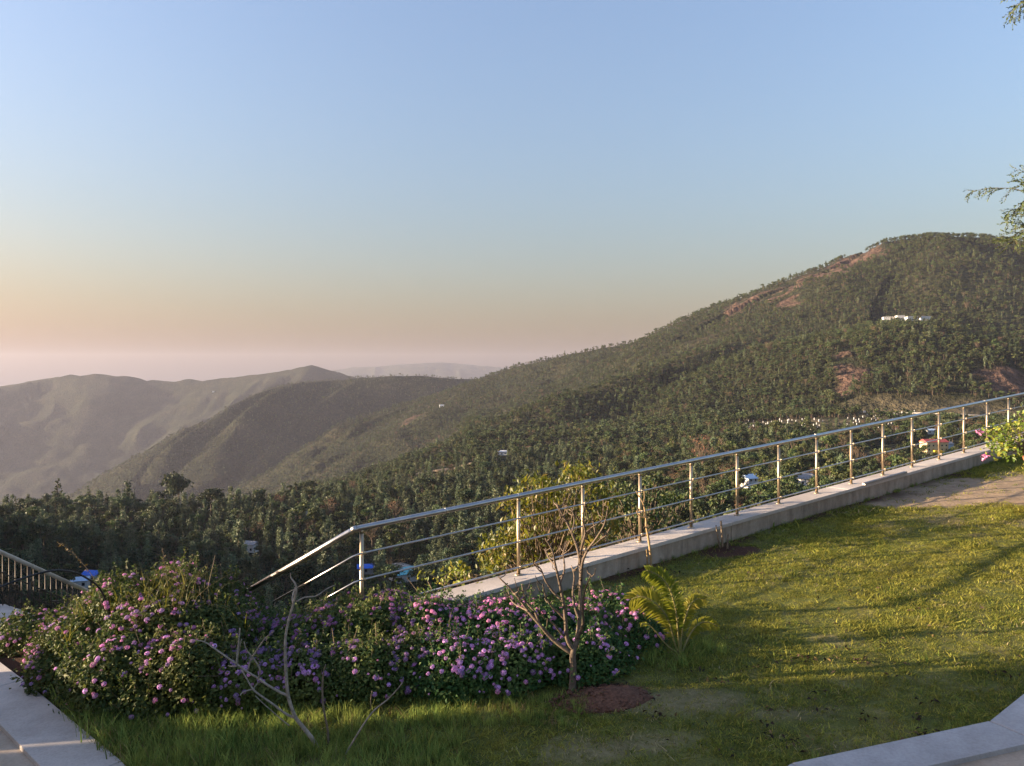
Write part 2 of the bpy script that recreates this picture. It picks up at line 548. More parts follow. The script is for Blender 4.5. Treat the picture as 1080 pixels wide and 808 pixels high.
nadd = N(nt, 'ShaderNodeMath', operation='ADD'); nt.links.new(n2, nadd.inputs[0]); nt.links.new(n3, nadd.inputs[1])
c = mixc(nt, 0.45, c, ramp(nt, n2, [(0.4, (0.35, 0.38, 0.35)), (0.62, (1.1, 1.08, 1.0))]), 'MULTIPLY')
surf(nt, out, c, 0.95, 0, bump(nt, nadd.outputs[0], 1.0, 11.0), 0.1)
i = np.arange(na - 1)[:, None] * nr + np.arange(nr - 1)[None, :]
Q = np.stack([i, i + 1, i + nr + 1, i + nr], -1).reshape(-1, 4)[:, ::-1]
me = np_mesh('hills', np.stack([TX.ravel(), TY.ravel(), TZ.ravel()], 1), Q, m_hill, smooth=True, attrs={'rock': ROCK, 'earth': EARTH})
hills = tag(link('hills', me), 'hazy wooded hills and valley beyond the garden', None, None, 'structure')

# ------------------------------------------------------------------ haze
m_haze, nt, out = mat('haze')
pv = N(nt, 'ShaderNodeVolumePrincipled')
pv.inputs['Color'].default_value = (0.74, 0.77, 0.95, 1)
pv.inputs['Density'].default_value = 0.000029
pv.inputs['Anisotropy'].default_value = 0.15
nt.links.new(pv.outputs[0], out.inputs['Volume'])
hz = MB(); hz.box((0, 0, -35), (32400, 32400, 1250 + 20))
haze = tag(hz.build('haze', m_haze), 'pale evening haze filling the valleys', None, None, 'stuff')

# ------------------------------------------------------------------ trees
m_bark = simple('bark', (0.07, 0.05, 0.035), (0.16, 0.12, 0.085), 3.0, 0.9, bmp=0.5)
m_conifer = leafmat('conifer_needles', (0.024, 0.043, 0.021), (0.046, 0.070, 0.030), (0.08, 0.10, 0.038), 0.15, 0.7)
m_broad = leafmat('broad_leaves', (0.030, 0.052, 0.019), (0.055, 0.080, 0.026), (0.10, 0.115, 0.034), 0.2, 0.6)
m_pale = leafmat('silvery_leaves', (0.055, 0.08, 0.042), (0.09, 0.12, 0.06), (0.13, 0.16, 0.08), 0.2, 0.6)
m_brown = leafmat('dry_leaves', (0.09, 0.06, 0.03), (0.14, 0.085, 0.04), (0.2, 0.12, 0.05), 0.2, 0.7)

def cards(C, size, rg, flat=0.0, elong=1.0, fold=0.0):
    """leaf clumps: one quad each round centre C (n,3)"""
    n = len(C)
    a = rg.normal(size=(n, 3)); a /= np.linalg.norm(a, axis=1)[:, None] + 1e-9
    nrm = rg.normal(size=(n, 3)); nrm[:, 2] += flat
    nrm /= np.linalg.norm(nrm, axis=1)[:, None] + 1e-9
    u = np.cross(nrm, a); u /= np.linalg.norm(u, axis=1)[:, None] + 1e-9
    v = np.cross(nrm, u)
    s = (np.asarray(size) * rg.uniform(0.6, 1.35, n))[:, None]
    j = lambda: rg.uniform(0.55, 1.2, (n, 1))
    V = np.stack([C - u * s * j() * elong, C - v * s * j(), C + u * s * j() * elong, C + v * s * j()], 1).reshape(-1, 3)
    Fq = np.arange(4 * n).reshape(n, 4)
    return V, Fq

def tree_mesh(kind, seed, ncard=420, size=0.55):
    """unit height tree of about 10 m"""
    rg = np.random.default_rng(seed)
    mb = MB()
    Hh = 10.0
    lean = rg.normal(0, 0.25, 2)
    C = []; S = []
    if kind == 'conifer':
        w = rg.uniform(1.5, 2.1)
        tp = [(0, 0, -0.8), (lean[0] * .4, lean[1] * .4, 4), (lean[0], lean[1], Hh * 0.97)]
        mb.tube(tp, [0.2, 0.14, 0.03], 6)
        nl = 17
        for l in range(nl):
            f = (l + rg.uniform(0, .6)) / nl
            z = Hh * (0.2 + 0.8 * f)
            rad = w * (1 - f) ** 0.8 * rg.uniform(0.7, 1.15) + 0.12
            for b in range(int(4 + 3 * (1 - f))):
                if rg.random() < 0.14: continue
                a = rg.uniform(0, 6.28); L = rad * rg.uniform(0.6, 1.15)
                e = np.array([lean[0] * f + math.cos(a) * L, lean[1] * f + math.sin(a) * L, z - L * 0.12])
                s = np.array([lean[0] * f, lean[1] * f, z])
                if f < 0.6: mb.tube([s, e], [0.035, 0.012], 3, cap=False)
                for k in np.linspace(0.35, 1, max(2, int(ncard / 110 * (1 - f) + 1.5))):
                    C.append(s + (e - s) * k + rg.normal(0, 0.13, 3)); S.append(size * 0.8)
    elif kind == 'umbrella':
        tp = [(0, 0, -0.8), (lean[0], lean[1], 5), (lean[0] * 2, lean[1] * 2, 8.6)]
        mb.tube(tp, [0.22, 0.16, 0.07], 6)
        for b in range(11):
            f = rg.uniform(0.45, 1.0)
            z0 = 5.0 + 3.6 * f
            a = rg.uniform(0, 6.28); L = rg.uniform(1.2, 3.0) * (1.15 - 0.4 * f)
            s = np.array([lean[0] * (1 + f), lean[1] * (1 + f), z0]); e = s + np.array([math.cos(a) * L, math.sin(a) * L, rg.uniform(0.3, 1.1)])
            mb.tube([s, (s + e) / 2 + (0, 0, -.1), e], [0.06, 0.04, 0.02], 4, cap=False)
            for k in range(ncard // 11):
                C.append(e + rg.normal(0, 1, 3) * (0.75, 0.75, 0.28)); S.append(size * 0.75)
    elif kind == 'column':
        w = rg.uniform(0.95, 1.4)
        mb.tube([(0, 0, -0.8), (lean[0] * .5, lean[1] * .5, 5), (lean[0], lean[1], 9.5)], [0.2, 0.13, 0.03], 6)
        for b in range(26):
            f = rg.uniform(0.0, 1)
            z0 = 2.2 + 7.4 * f
            a = rg.uniform(0, 6.28); L = w * rg.uniform(0.3, 1.1) * math.sin(math.pi * (0.18 + 0.78 * f)) 
            s = np.array([lean[0] * f, lean[1] * f, z0 - .5]); e = np.array([lean[0] * f + math.cos(a) * L, lean[1] * f + math.sin(a) * L, z0 + 0.3])
            mb.tube([s, e], [0.045, 0.015], 3, cap=False)
            for k in range(ncard // 26):
                C.append(e + rg.normal(0, 1, 3) * (0.38, 0.38, 0.5)); S.append(size * 0.62)
    elif kind == 'bare':
        mb.tube([(0, 0, -0.8), (lean[0] * .5, lean[1] * .5, 3.5)], [0.22, 0.16], 6)
        for b in range(30):
            a = rg.uniform(0, 6.28); L = rg.uniform(1.5, 3.2); zz = rg.uniform(5.5, 9.6)
            s = np.array([lean[0] * .5, lean[1] * .5, rg.uniform(2.8, 3.5)])
            mI = s + np.array([math.cos(a) * L * .4, math.sin(a) * L * .4, (zz - 3) * .5]); e = np.array([math.cos(a) * L, math.sin(a) * L, zz])
            mb.tube([s, mI, e], [0.08, 0.05, 0.015], 4, cap=False)
            for k in range(3):
                e2 = e + rg.normal(0, 0.7, 3); mb.tube([mI + (e - mI) * rg.uniform(.2, .8), e2], [0.03, 0.01], 3, cap=False)
            for k in range(ncard // 90):
                C.append(e + rg.normal(0, 0.5, 3)); S.append(size * 0.45)
    else:   # broad
        nb = rg.integers(7, 11)
        top = np.array([lean[0], lean[1], 4.2])
        mb.tube([(0, 0, -0.8), (lean[0] * .6, lean[1] * .6, 2.2), top], [0.26, 0.2, 0.14], 6)
        for b in range(nb):
            a = rg.uniform(0, 6.28); f = rg.random()
            rr_ = rg.uniform(0.5, 2.9) * (1.1 - 0.5 * f)
            c0 = np.array([lean[0] + math.cos(a) * rr_, lean[1] + math.sin(a) * rr_, 4.2 + 4.6 * f])
            mb.tube([top, (top + c0) / 2 + rg.normal(0, .2, 3), c0], [0.11, 0.07, 0.03], 4, cap=False)
            br = rg.uniform(0.9, 1.55)
            for k in range(ncard // nb):
                d = rg.normal(size=3); d /= np.linalg.norm(d)
                if d[2] < -0.3: d[2] *= -0.6
                C.append(c0 + d * br * rg.uniform(0.65, 1.08) * (1, 1, 0.75)); S.append(size * 0.78)
    V, Fq = cards(np.array(C), np.array(S), rg, 0.5)
    mb.add(V, Fq, 1)
    leaf = {'conifer': m_conifer, 'umbrella': m_conifer, 'column': m_pale, 'broad': m_broad, 'bare': m_brown}[kind]
    return mb.mesh(kind + '_tree', [m_bark, leaf])

KINDS = ['conifer', 'conifer', 'conifer', 'column', 'column', 'column', 'broad', 'broad', 'broad', 'broad', 'umbrella', 'bare']
NEAR = [tree_mesh(k, 100 + i, 900, 0.36) for i, k in enumerate(KINDS)]
FAR = [tree_mesh(k, 200 + i, 260, 0.62) for i, k in enumerate(KINDS)]

def limit_y(px):      # below this the railing kerb and bushes hide the view
    return np.where(px < 100, 640, np.where(px < 470, 630, 607 - 0.2814 * (px - 548) + 4))

# candidate trees
def scatter(n, r0, r1, a0, a1, rg):
    r = np.sqrt(rg.uniform(r0 * r0, r1 * r1, n)); a = np.radians(rg.uniform(a0, a1, n))
    return np.sin(a) * r, np.cos(a) * r
tg = np.random.default_rng(21)
parts = []
for (r0, r1, sp) in ((170, 700, 6.2), (700, 1400, 6.6), (1400, 2300, 8.4), (2300, 2950, 10.5), (2950, 3750, 12)):
    area = 0.5 * math.radians(78) * (r1 * r1 - r0 * r0)
    x, y = scatter(int(area / sp ** 2), r0, r1, -39, 39, tg)
    parts.append((x, y))
# a close row of tall trees along the mountain crest
cp = PR[0][0][2:]; cx_, cy_ = [], []
for p_, q_ in zip(cp[:-1], cp[1:]):
    n_ = int(np.hypot(*(q_ - p_)[:2]) / 2.6)
    t_ = tg.random(n_); cx_.append(p_[0] + t_ * (q_[0] - p_[0]) + tg.normal(0, 9, n_)); cy_.append(p_[1] + t_ * (q_[1] - p_[1]) + tg.normal(0, 12, n_))
parts.append((np.concatenate(cx_), np.concatenate(cy_)))
X = np.concatenate([p[0] for p in parts]); Y = np.concatenate([p[1] for p in parts])
Z = terrain(X, Y)
rad = np.hypot(X, Y)
ok = (mask(X, Y, rock_seeds) < 0.5 * tg.random(len(X)) + 0.12) & (mask(X, Y, earth_seeds) < 0.3)
# thinner cover with clearings on the dry slopes
cover = fbm(X / 130, Y / 130, 3, 61)
ok &= tg.random(len(X)) < np.clip((cover - 0.2) * 4.2, 0.5, 1)
# visible from the garden (with a margin for a step to the side)
ai = np.clip(np.searchsorted(az, np.arctan2(X, Y)), 0, na - 1); ri = np.clip(np.searchsorted(rr, rad) - 3, 0, nr - 1)
ok &= (Z + 22) / rad > EL[ai, ri] - 0.006
X, Y, Z, rad = X[ok], Y[ok], Z[ok], rad[ok]
azd = np.degrees(np.arctan2(X, Y))
hgt = tg.lognormal(0, 0.24, len(X)) * np.where(rad < 700, 11.5, 9.5)
PX = CX + F * X / Y; PYT = CY - F * (Z + hgt) / Y
# keep clear of buildings
BUILD = [  # px, py(ground), width m
    ('a', 427, 612, 9), ('b', 386, 606, 7), ('c', 265, 583, 6), ('d', 85, 620, 7), ('e', 98, 612, 5),
    ('f', 792, 514, 10), ('g', 848, 512, 12), ('h', 985, 476, 16), ('i', 982, 458, 8), ('j', 530, 480, 11), ('k', 955, 337, 30), ('k', 935, 338, 22), ('k', 975, 337, 22)]
BP = {}
keep = np.ones(len(X), bool)
def place(px, py, d0=150):
    return hit(px, py, d0=d0)
for nm, px, py, w in BUILD:
    h = place(px, py)
    BP[(nm, px)] = h
    if h is None: continue
    # clear the plot, and the sight line in front of it
    dx = X - h.x; dy = Y - h.y
    keep &= ~(np.hypot(dx, dy) < w * 0.75 + 3)
    inl = (np.abs(X - h.x / h.y * Y) < w * 0.42) & (Y < h.y) & (Y > h.y * 0.62)
    keep &= ~(inl & (CY - F * (Z + hgt) / Y < py - 2))
X, Y, Z, rad, azd, hgt, PX, PYT = [q[keep] for q in (X, Y, Z, rad, azd, hgt, PX, PYT)]
# kind of tree by place: conifers and silver oaks in the near forest, broadleaf in the village
u = tg.random(len(X)); clump = fbm(X / 60, Y / 60, 2, 91)
vill = sstep(3, 12, azd) * (rad < 800)
kd = np.empty(len(X), int)
pc = np.where(vill > 0.5, 0.10, np.where(rad > 800, 0.14, 0.26)); pcol = np.where(vill > 0.5, 0.15, np.where(rad > 800, 0.08, 0.40)); pum = 0.05; pb = np.where(vill > .5, 0.05, 0.02)
kd = np.where(u < pc, tg.integers(0, 3, len(X)), np.where(u < pc + pcol, tg.integers(3, 6, len(X)), np.where(u < pc + pcol + pum, 10, np.where(u < pc + pcol + pum + pb, 11, tg.integers(6, 10, len(X))))))
crest = (azd > 15) & (rad > 1700) & (Z > 300)
kd = np.where(crest, np.where(u < .05, 10, 6 + (u * 40).astype(int) % 4), kd)
hgt = np.where(crest, 12, hgt)
vis = (PX > -12) & (PX < 1092) & (PYT < limit_y(PX)) & (rad < 760) & (rad > 215)
size_px = F * hgt / Y * np.where(vis, 1, 0) * tg.uniform(0.9, 1.1, len(X))
order = np.argsort(-size_px)[:300]
order = [o for o in order if vis[o]]
is_ind = np.zeros(len(X), bool); is_ind[order] = True
TREE_NAME = {'conifer': ('conifer_tree', 'conifer'), 'column': ('silver_oak_tree', 'silver oak'), 'broad': ('broadleaf_tree', 'broadleaf tree'), 'umbrella': ('pine_tree', 'pine'), 'bare': ('dry_tree', 'dry tree')}
TREE_LAB = {'conifer': 'dark pointed conifer', 'column': 'slim pale green silver oak', 'broad': 'round crowned broadleaf tree', 'umbrella': 'flat topped dark pine', 'bare': 'thin leaved brownish tree'}
for o in order:
    k = KINDS[kd[o]]
    ob = bpy.data.objects.new(TREE_NAME[k][0], NEAR[kd[o]])
    COL.objects.link(ob)
    s = hgt[o] / 10 * (1.2 if k == 'broad' and vill[o] > .5 else 1.0)
    ob.location = (X[o], Y[o], Z[o]); ob.scale = (s * tg.uniform(.85, 1.15), s * tg.uniform(.85, 1.15), s)
    ob.rotation_euler = (0, 0, tg.uniform(0, 6.28))
    if PX[o] > 640: where = 'in the village valley behind the railing'
    elif PX[o] > 400: where = 'in the valley below the leafy tree'
    else: where = 'in the shaded forest below the hills'
    tag(ob, TREE_LAB[k] + ' ' + where, 'tree', TREE_LAB[k] + 's ' + where)

def scatter_object(name, pts, scl, rotz, vid, meshes, label, group_col, tilt=None):
    """one object: copies of a few small meshes set on points"""
    me = bpy.data.meshes.new(name)
    me.vertices.add(len(pts)); me.vertices.foreach_set('co', np.asarray(pts, dtype=np.float32).ravel())
    a = me.attributes.new('scl', 'FLOAT', 'POINT'); a.data.foreach_set('value', np.asarray(scl, dtype=np.float32))
    a = me.attributes.new('rotz', 'FLOAT', 'POINT'); a.data.foreach_set('value', np.asarray(rotz, dtype=np.float32))
    a = me.attributes.new('vid', 'INT', 'POINT'); a.data.foreach_set('value', np.asarray(vid, dtype=np.int32))
    ob = link(name, me)
    coll = bpy.data.collections.new(group_col)
    for i, m_ in enumerate(meshes):
        o = bpy.data.objects.new('%s_source_%02d' % (name, i), m_); coll.objects.link(o)
    ng = bpy.data.node_groups.new(name + '_scatter', 'GeometryNodeTree')
    ng.interface.new_socket('Geometry', in_out='INPUT', socket_type='NodeSocketGeometry')
    ng.interface.new_socket('Geometry', in_out='OUTPUT', socket_type='NodeSocketGeometry')
    gi = ng.nodes.new('NodeGroupInput'); go = ng.nodes.new('NodeGroupOutput')
    ip = ng.nodes.new('GeometryNodeInstanceOnPoints')
    ci = ng.nodes.new('GeometryNodeCollectionInfo')
    ci.inputs['Collection'].default_value = coll
    ci.inputs['Separate Children'].default_value = True
    ci.inputs['Reset Children'].default_value = True
    def na_(nm, ty):
        n = ng.nodes.new('GeometryNodeInputNamedAttribute'); n.data_type = ty; n.inputs['Name'].default_value = nm
        return [o for o in n.outputs if o.enabled and o.name == 'Attribute'][0]
    cx = ng.nodes.new('ShaderNodeCombineXYZ')
    L = ng.links.new
    L(na_('rotz', 'FLOAT'), cx.inputs['Z'])
    L(gi.outputs[0], ip.inputs['Points'])
    L(ci.outputs[0], ip.inputs['Instance'])
    ip.inputs['Pick Instance'].default_value = True
    L(na_('vid', 'INT'), ip.inputs['Instance Index'])
    L(cx.outputs[0], ip.inputs['Rotation'])
    L(na_('scl', 'FLOAT'), ip.inputs['Scale'])
    L(ip.outputs[0], go.inputs[0])
    md = ob.modifiers.new('scatter', 'NODES'); md.node_group = ng
    tag(ob, label, None, None, 'stuff')
    return ob
rest = ~is_ind
print('trees', len(X), 'individual', len(order), 'visible near', int(vis.sum()))
nearr = rest & (rad < 800)
farr = rest & (rad >= 800)
scatter_object('valley_forest', np.stack([X, Y, Z], 1)[nearr], hgt[nearr] / 10, tg.uniform(0, 6.28, nearr.sum()), kd[nearr], NEAR, 'dense mixed forest filling the valley below the garden', 'forest_near')
scatter_object('hillside_forest', np.stack([X, Y, Z], 1)[farr], hgt[farr] / 10, tg.uniform(0, 6.28, farr.sum()), kd[farr], FAR, 'scattered forest covering the far hillsides and mountain', 'forest_far')

# one big tree that stands above the forest skyline
b = hit(186, 520)
if b is not None:
    bz = float(terrain(np.array([(186 - CX) / F * 560]), np.array([560.0]))[0])
    o = link('pine_tree', tree_mesh('umbrella', 555, 1500, 0.36)); o.location = ((186 - CX) / F * 560, 560, bz)
    s = (P(186, 501, 560).z - bz) / 9.6; o.scale = (s * .75, s * .75, s)
    tag(o, 'tall dark tree standing above the forest skyline on the left', 'tree')

# ------------------------------------------------------------------ buildings in the valley
m_white = simple('white_wall', (0.62, 0.60, 0.56), (0.78, 0.77, 0.74), 0.6, 0.8)
m_cream = simple('cream_wall', (0.55, 0.42, 0.22), (0.66, 0.54, 0.32), 0.6, 0.8)
m_redwall = simple('red_wall', (0.35, 0.06, 0.06), (0.45, 0.10, 0.08), 0.6, 0.8)
m_glass = simple('dark_window', (0.02, 0.025, 0.03), (0.05, 0.055, 0.06), 1.0, 0.25)
m_greyroof = simple('grey_roof', (0.20, 0.20, 0.20), (0.34, 0.33, 0.32), 0.8, 0.7)
m_bluetarp = simple('blue_sheet', (0.02, 0.10, 0.52), (0.05, 0.20, 0.72), 1.2, 0.5)
m_turq = simple('turquoise_roof', (0.10, 0.42, 0.46), (0.20, 0.58, 0.60), 1.0, 0.5)
m_paleblue = simple('pale_blue_roof', (0.38, 0.52, 0.66), (0.52, 0.64, 0.76), 1.0, 0.5)
m_yellow = simple('yellow_paint', (0.65, 0.42, 0.03), (0.75, 0.5, 0.05), 1.0, 0.4)

def house(base, w, d, h, roof_h, mw, mr, rz, label, cat='house', name='house', hip=False, nwin=3, storeys=1, flat=False):
    root = empty(name, base, label, cat); root.rotation_euler = (0, 0, rz)
    mb = MB(); mb.box((0, 0, h / 2 - 1.5), (w, d, h + 3)); mb.build('wall', [mw], root)
    rb = MB(); ov = 0.5
    if flat:
        rb.box((0, 0, h + 0.18), (w + 0.6, d + 0.6, 0.35)); rb.box((0, -d / 2, h + .6), (w, 0.2, 0.5))
    else:
        x, y = w / 2 + ov, d / 2 + ov; z0 = h + 0.02; r = 0.55 * x if hip else x
        V = [(-x, -y, z0), (x, -y, z0), (x, y, z0), (-x, y, z0), (-r, 0, z0 + roof_h), (r, 0, z0 + roof_h)]
        rb.add(V, [(0, 1, 5, 4), (2, 3, 4, 5), (3, 2, 1, 0)]); rb.add(V, [(1, 2, 5), (3, 0, 4)])
    rb.build('roof', [mr], root)
    for s in range(storeys):
        for k in range(nwin):
            xx = (k + 0.5) / nwin * w - w / 2
            wb = MB(); zz = 1.6 + s * 3
            wb.box((xx, -d / 2 - 0.03, zz), (1.1, 0.12, 1.2))
            wb.build('window', [m_glass], root)
    return root

def bp(nm, px): return BP[(nm, px)]
def on(nm, px):
    h = bp(nm, px); return h if h is not None else Vector((0, 500, -80))
house(on('a', 427) + Vector((0, 0, .0)), 12, 9, 3.4, 2.2, m_white, m_turq, 0.5, 'low house with turquoise roof beside the valley road', nwin=3)
t = house(on('b', 386), 7, 5, 2.6, 1.4, m_greyroof, m_bluetarp, 0.2, 'small shed under a bright blue sheet behind the first railing post', 'shed', 'shed', nwin=1)
house(on('c', 265), 6, 5, 4, 1.5, m_white, m_greyroof, -0.3, 'little white hut alone in the shaded forest', 'hut', 'hut', nwin=2)
house(on('d', 85), 6, 5, 3, 1.2, m_white, m_paleblue, 0.3, 'pale roofed house seen through the black railing bars', nwin=2)
house(on('e', 98), 6.5, 5, 2.6, 1.6, m_white, m_bluetarp, -0.2, 'blue roofed shed above the end of the black railing', 'shed', 'shed', nwin=2)
house(on('f', 792), 10, 8, 5.5, 2.2, m_white, m_paleblue, 0.4, 'two storey white house half hidden by orange trees below the kerb', nwin=3, storeys=2)
house(on('g', 848), 14, 9, 4, 3, m_white, m_greyroof, -0.5, 'grey hipped roof house among trees behind the railing', hip=True, nwin=3)
house(on('h', 985), 17, 9, 7, 2.2, m_cream, m_redwall, 0.1, 'cream and red two storey building on the open valley field', 'building', 'building', nwin=5, storeys=2)
house(on('h', 985) + Vector((13, 6, 0)), 7, 6, 5, 1.6, m_paleblue, m_greyroof, 0.1, 'pale blue annex right of the cream and red building', 'annex', 'annex', nwin=2)
house(on('i', 982), 9, 5, 3, 1.4, m_white, m_paleblue, 0.0, 'small pale blue roofed hut above the cream and red building', 'hut', 'hut', nwin=2)
house(on('j', 530), 11, 7, 3.6, 1.6, m_white, m_white, -0.2, 'white house alone on the wooded knoll', nwin=3)
kb = on('k', 955)
for (px, w, h, lab) in ((936, 18, 3, 'long white block at the left end of the mountainside group'), (949, 14, 6, 'taller white building in the middle of the mountainside group'),
                        (961, 18, 3.4, 'low white block right of the taller mountainside building'), (975, 20, 4, 'white block at the right end of the mountainside group')):
    hh = hit(px, 338)
    if hh is not None: house(hh + Vector((0, 0, 2)), w, 10, h, 1.0, m_white, m_white, tg.uniform(-.15, .15), lab, 'building', 'building', nwin=5, flat=True)
# yellow lorry by the cream building
g = hit(989, 480)
if g is not None:
    lo = empty('lorry', g, 'yellow lorry parked in front of the cream and red building', 'lorry')
    mb = MB(); mb.box((0, 0, 1.9), (5.5, 2.4, 2.4), bevel=.1); mb.build('cargo_box', [m_yellow], lo)
    mb = MB(); mb.box((3.8, 0, 1.5), (1.9, 2.3, 2.0), bevel=.2); cab = mb.build('cab', [m_yellow], lo)
    mb = MB(); mb.box((3.9, -1.17, 2.0), (1.1, .06, .7)); mb.build('window', [m_glass], cab)
    for xx in (-1.8, 3.6):
        for yy in (-1.1, 1.1):
            mb = MB(); mb.tube([(xx, yy - .15, .5), (xx, yy + .15, .5)], .5, 12); mb.build('wheel', [m_glass], lo)
# tiny houses far up the slopes
for px, py, lab in ((225, 414, 'tiny pale house on the hazy far left ridge'), (466, 430, 'tiny pale house on the crest right of the middle spur')):
    hh = hit(px, py)
    if hh is not None: house(hh, 14, 9, 6, 2.5, m_white, m_white, 0.2, lab, nwin=3)

# white tree guards on the cleared slope, in loose rows
gm = MB(); gm.box((0, 0, 0.9), (0.75, 0.75, 1.9), bevel=.05); gm.tube([(0, 0, 1.8), (0.05, 0, 2.6)], [.06, .02], 5); gme = gm.mesh('tree_guard', [m_white])
cnt = 0
gg = np.random.default_rng(5)
for py in np.arange(432, 462, 2.2):
    for px in np.arange(785, 1020, 4.6):
        if 872 < px < 892 or cnt >= 290: continue
        if px < 872 and not (433 < py < 458 - abs(px - 828) * .15): continue
        if px > 892 and not (436 + (0 if px < 970 else 4) < py < 455): continue
        if gg.random() < .38: continue
        h = hit(px + gg.normal(0, 1.1), py + gg.normal(0, .6), 1600, 500)
        if h is None: continue
        s = gg.uniform(.7, 1.25)
        o = link('tree_guard', gme, None, h); o.scale = (s, s, s)
        lab = 'small white guard of a young tree on the left cleared slope' if px < 880 else 'small white guard of a young tree on the right cleared slope'
        tag(o, lab, 'tree guard', 'white tree guards on the ' + ('left' if px < 880 else 'right') + ' cleared slope'); cnt += 1
# pale village road below the guards
m_road = simple('pale_road', (0.36, 0.33, 0.29), (0.5, 0.46, 0.4), 0.3, 0.9)
def strip(name, pix, w, m, lift=0.25, label=None, up=0.0):
    hs = [hit(a, b_) for a, b_ in pix]; hs = [h for h in hs if h is not None]
    if len(hs) < 2: return
    pts = []
    for a, c_ in zip(hs[:-1], hs[1:]):
        for k in range(8): pts.append(a.lerp(c_, k / 8))
    pts.append(hs[-1])
    V = []
    for i_, p in enumerate(pts):
        q = pts[min(i_ + 1, len(pts) - 1)] - pts[max(i_ - 1, 0)]; n = Vector((-q.y, q.x, 0)).normalized() * w / 2
        for s in (-1, 1):
            v = p + n * s; v.z = float(terrain(np.array([p.x]), np.array([p.y]))[0]) + lift + up; V.append(v)
    V = np.array([tuple(v) for v in V]); nV = len(V)
    Vb = V.copy(); Vb[:, 2] -= (lift + 2.0)
    Fc = []
    for i_ in range(len(pts) - 1):
        a = i_ * 2
        Fc += [(a, a + 1, a + 3, a + 2), (a, a + 2, nV + a + 2, nV + a), (a + 3, a + 1, nV + a + 1, nV + a + 3)]
    o = link(name, np_mesh(name, np.concatenate([V, Vb]), np.array(Fc), m)); tag(o, label, None, None, 'structure')
strip('road', [(926, 438), (945, 436.5), (958, 436)], 5, m_road, 0.8, 'pale road terrace across the slope')
strip('road', [(962, 436), (985, 436.5), (1010, 438), (1040, 440)], 6, m_road, 0.8, 'pale road along the valley side')
strip('road', [(418, 596), (440, 604), (452, 616), (458, 630)], 5, m_road, 0.5, 'valley road beside the turquoise roof')
strip('road', [(300, 543), (322, 547), (345, 549)], 4, m_road, 4.0, 'pale track glimpsed between forest trees')
strip('track', [(440, 500), (470, 496), (500, 489)], 7, simple('earth_track', (0.2, 0.15, 0.1), (0.3, 0.24, 0.17), .3, .9), 1.0, 'earth track cut across the knoll')

exec_marker = True
#FOREGROUND
# ================================================================== FOREGROUND
def part(name, me, root):
    o = link(name, me, root); o.location = -Vector(root.location); return o

# ---- ground covers of the garden
def px_of(x, y, z): return CX + F * x / y, CY - F * z / y
tree_base = ground(605, 727)
def blob(x, y, c, rx, ry): return np.clip(1 - np.hypot((x - c[0]) / rx, (y - c[1]) / ry), 0, 1)
gp = ground(1045, 522); gp2 = ground(975, 528)
def garden_masks(x, y):
    q = (x - P0[0]) * KN[0] + (y - P0[1]) * KN[1]          # <0 : lawn side
    s = (x - P0[0]) * KD[0] + (y - P0[1]) * KD[1]
    nz = fbm(x * 1.3, y * 1.3, 4, 301); nf = fbm(x * 6, y * 6, 3, 305)
    sand = sstep(0.05, 0.45, blob(x, y, (gp[0] + .8, gp[1] + .3), 3.2, 1.9) + 0.9 * blob(x, y, (gp2[0], gp2[1] + .3), 2.0, 0.8) + (nz - .5) * .5)
    soil = sstep(0.0, 0.25, blob(x, y, (tree_base[0] + .17, tree_base[1] - .12), .46, .26) + (nf - .5) * .25)
    strip_ = sstep(-0.55, -0.1, q - (nz - .5) * .8) * sstep(13.5, 11, s)
    st = ground(768, 582)
    soil = np.maximum(soil, sstep(0, .3, blob(x, y, (st[0], st[1]), .5, .35) + (nf - .5) * .3))
    soil = np.maximum(soil, strip_)
    d1 = ground(720, 740); d2 = ground(830, 750); d3 = ground(670, 785)
    dry = np.maximum.reduce([blob(x, y, (d1[0], d1[1]), .9, .35), blob(x, y, (d2[0], d2[1]), .8, .25), blob(x, y, (d3[0], d3[1]), 1.0, .3), blob(x, y, (gp[0] - 1.5, gp[1] - 1.5), 1.6, 1.0)])
    dry = 0.8 * sstep(0.22, 1.0, dry * .9 + (fbm(x * 2.2, y * 2.2, 4, 311) - .42) * 1.3)
    return sand, soil, dry
def bumpz(x, y): return 0.05 * (fbm(x * .8, y * .8, 3, 401) - .5) + 0.018 * (fbm(x * 4, y * 4, 3, 405) - .5)

S_, W_ = np.meshgrid(np.arange(-10, 26, 0.07), np.arange(-14, 0.11, 0.07), indexing='ij')
LX = P0[0] + S_ * KD[0] + W_ * KN[0]; LY = P0[1] + S_ * KD[1] + W_ * KN[1]
# extra bed left of where the railing turns down
def lawn_ok(x, y):
    q = (x - P0[0]) * KN[0] + (y - P0[1]) * KN[1]
    return ((q < 0.1) | ((x < -1.4) & (y < 8.5 - .12 * (x + 1.4)))) & (x > -6.0) & (y > 3.6)
xs = np.arange(-6.0, 14.5, 0.06); ys = np.arange(3.6, 19.5, 0.06)
LX, LY = np.meshgrid(xs, ys, indexing='ij')
LZ = lawn_z(LX, LY) + bumpz(LX, LY)
nx_, ny_ = LX.shape
ii = (np.arange(nx_ - 1)[:, None] * ny_ + np.arange(ny_ - 1)[None, :])
Q = np.stack([ii, ii + ny_, ii + ny_ + 1, ii + 1], -1).reshape(-1, 4)
cxm, cym = (LX[:-1, :-1] + .03).ravel(), (LY[:-1, :-1] + .03).ravel()
Q = Q[lawn_ok(cxm, cym)]
sand, soil, dry = garden_masks(LX.ravel(), LY.ravel())
m_lawn, nt, out = mat('lawn_ground')
wp = worldpos(nt)
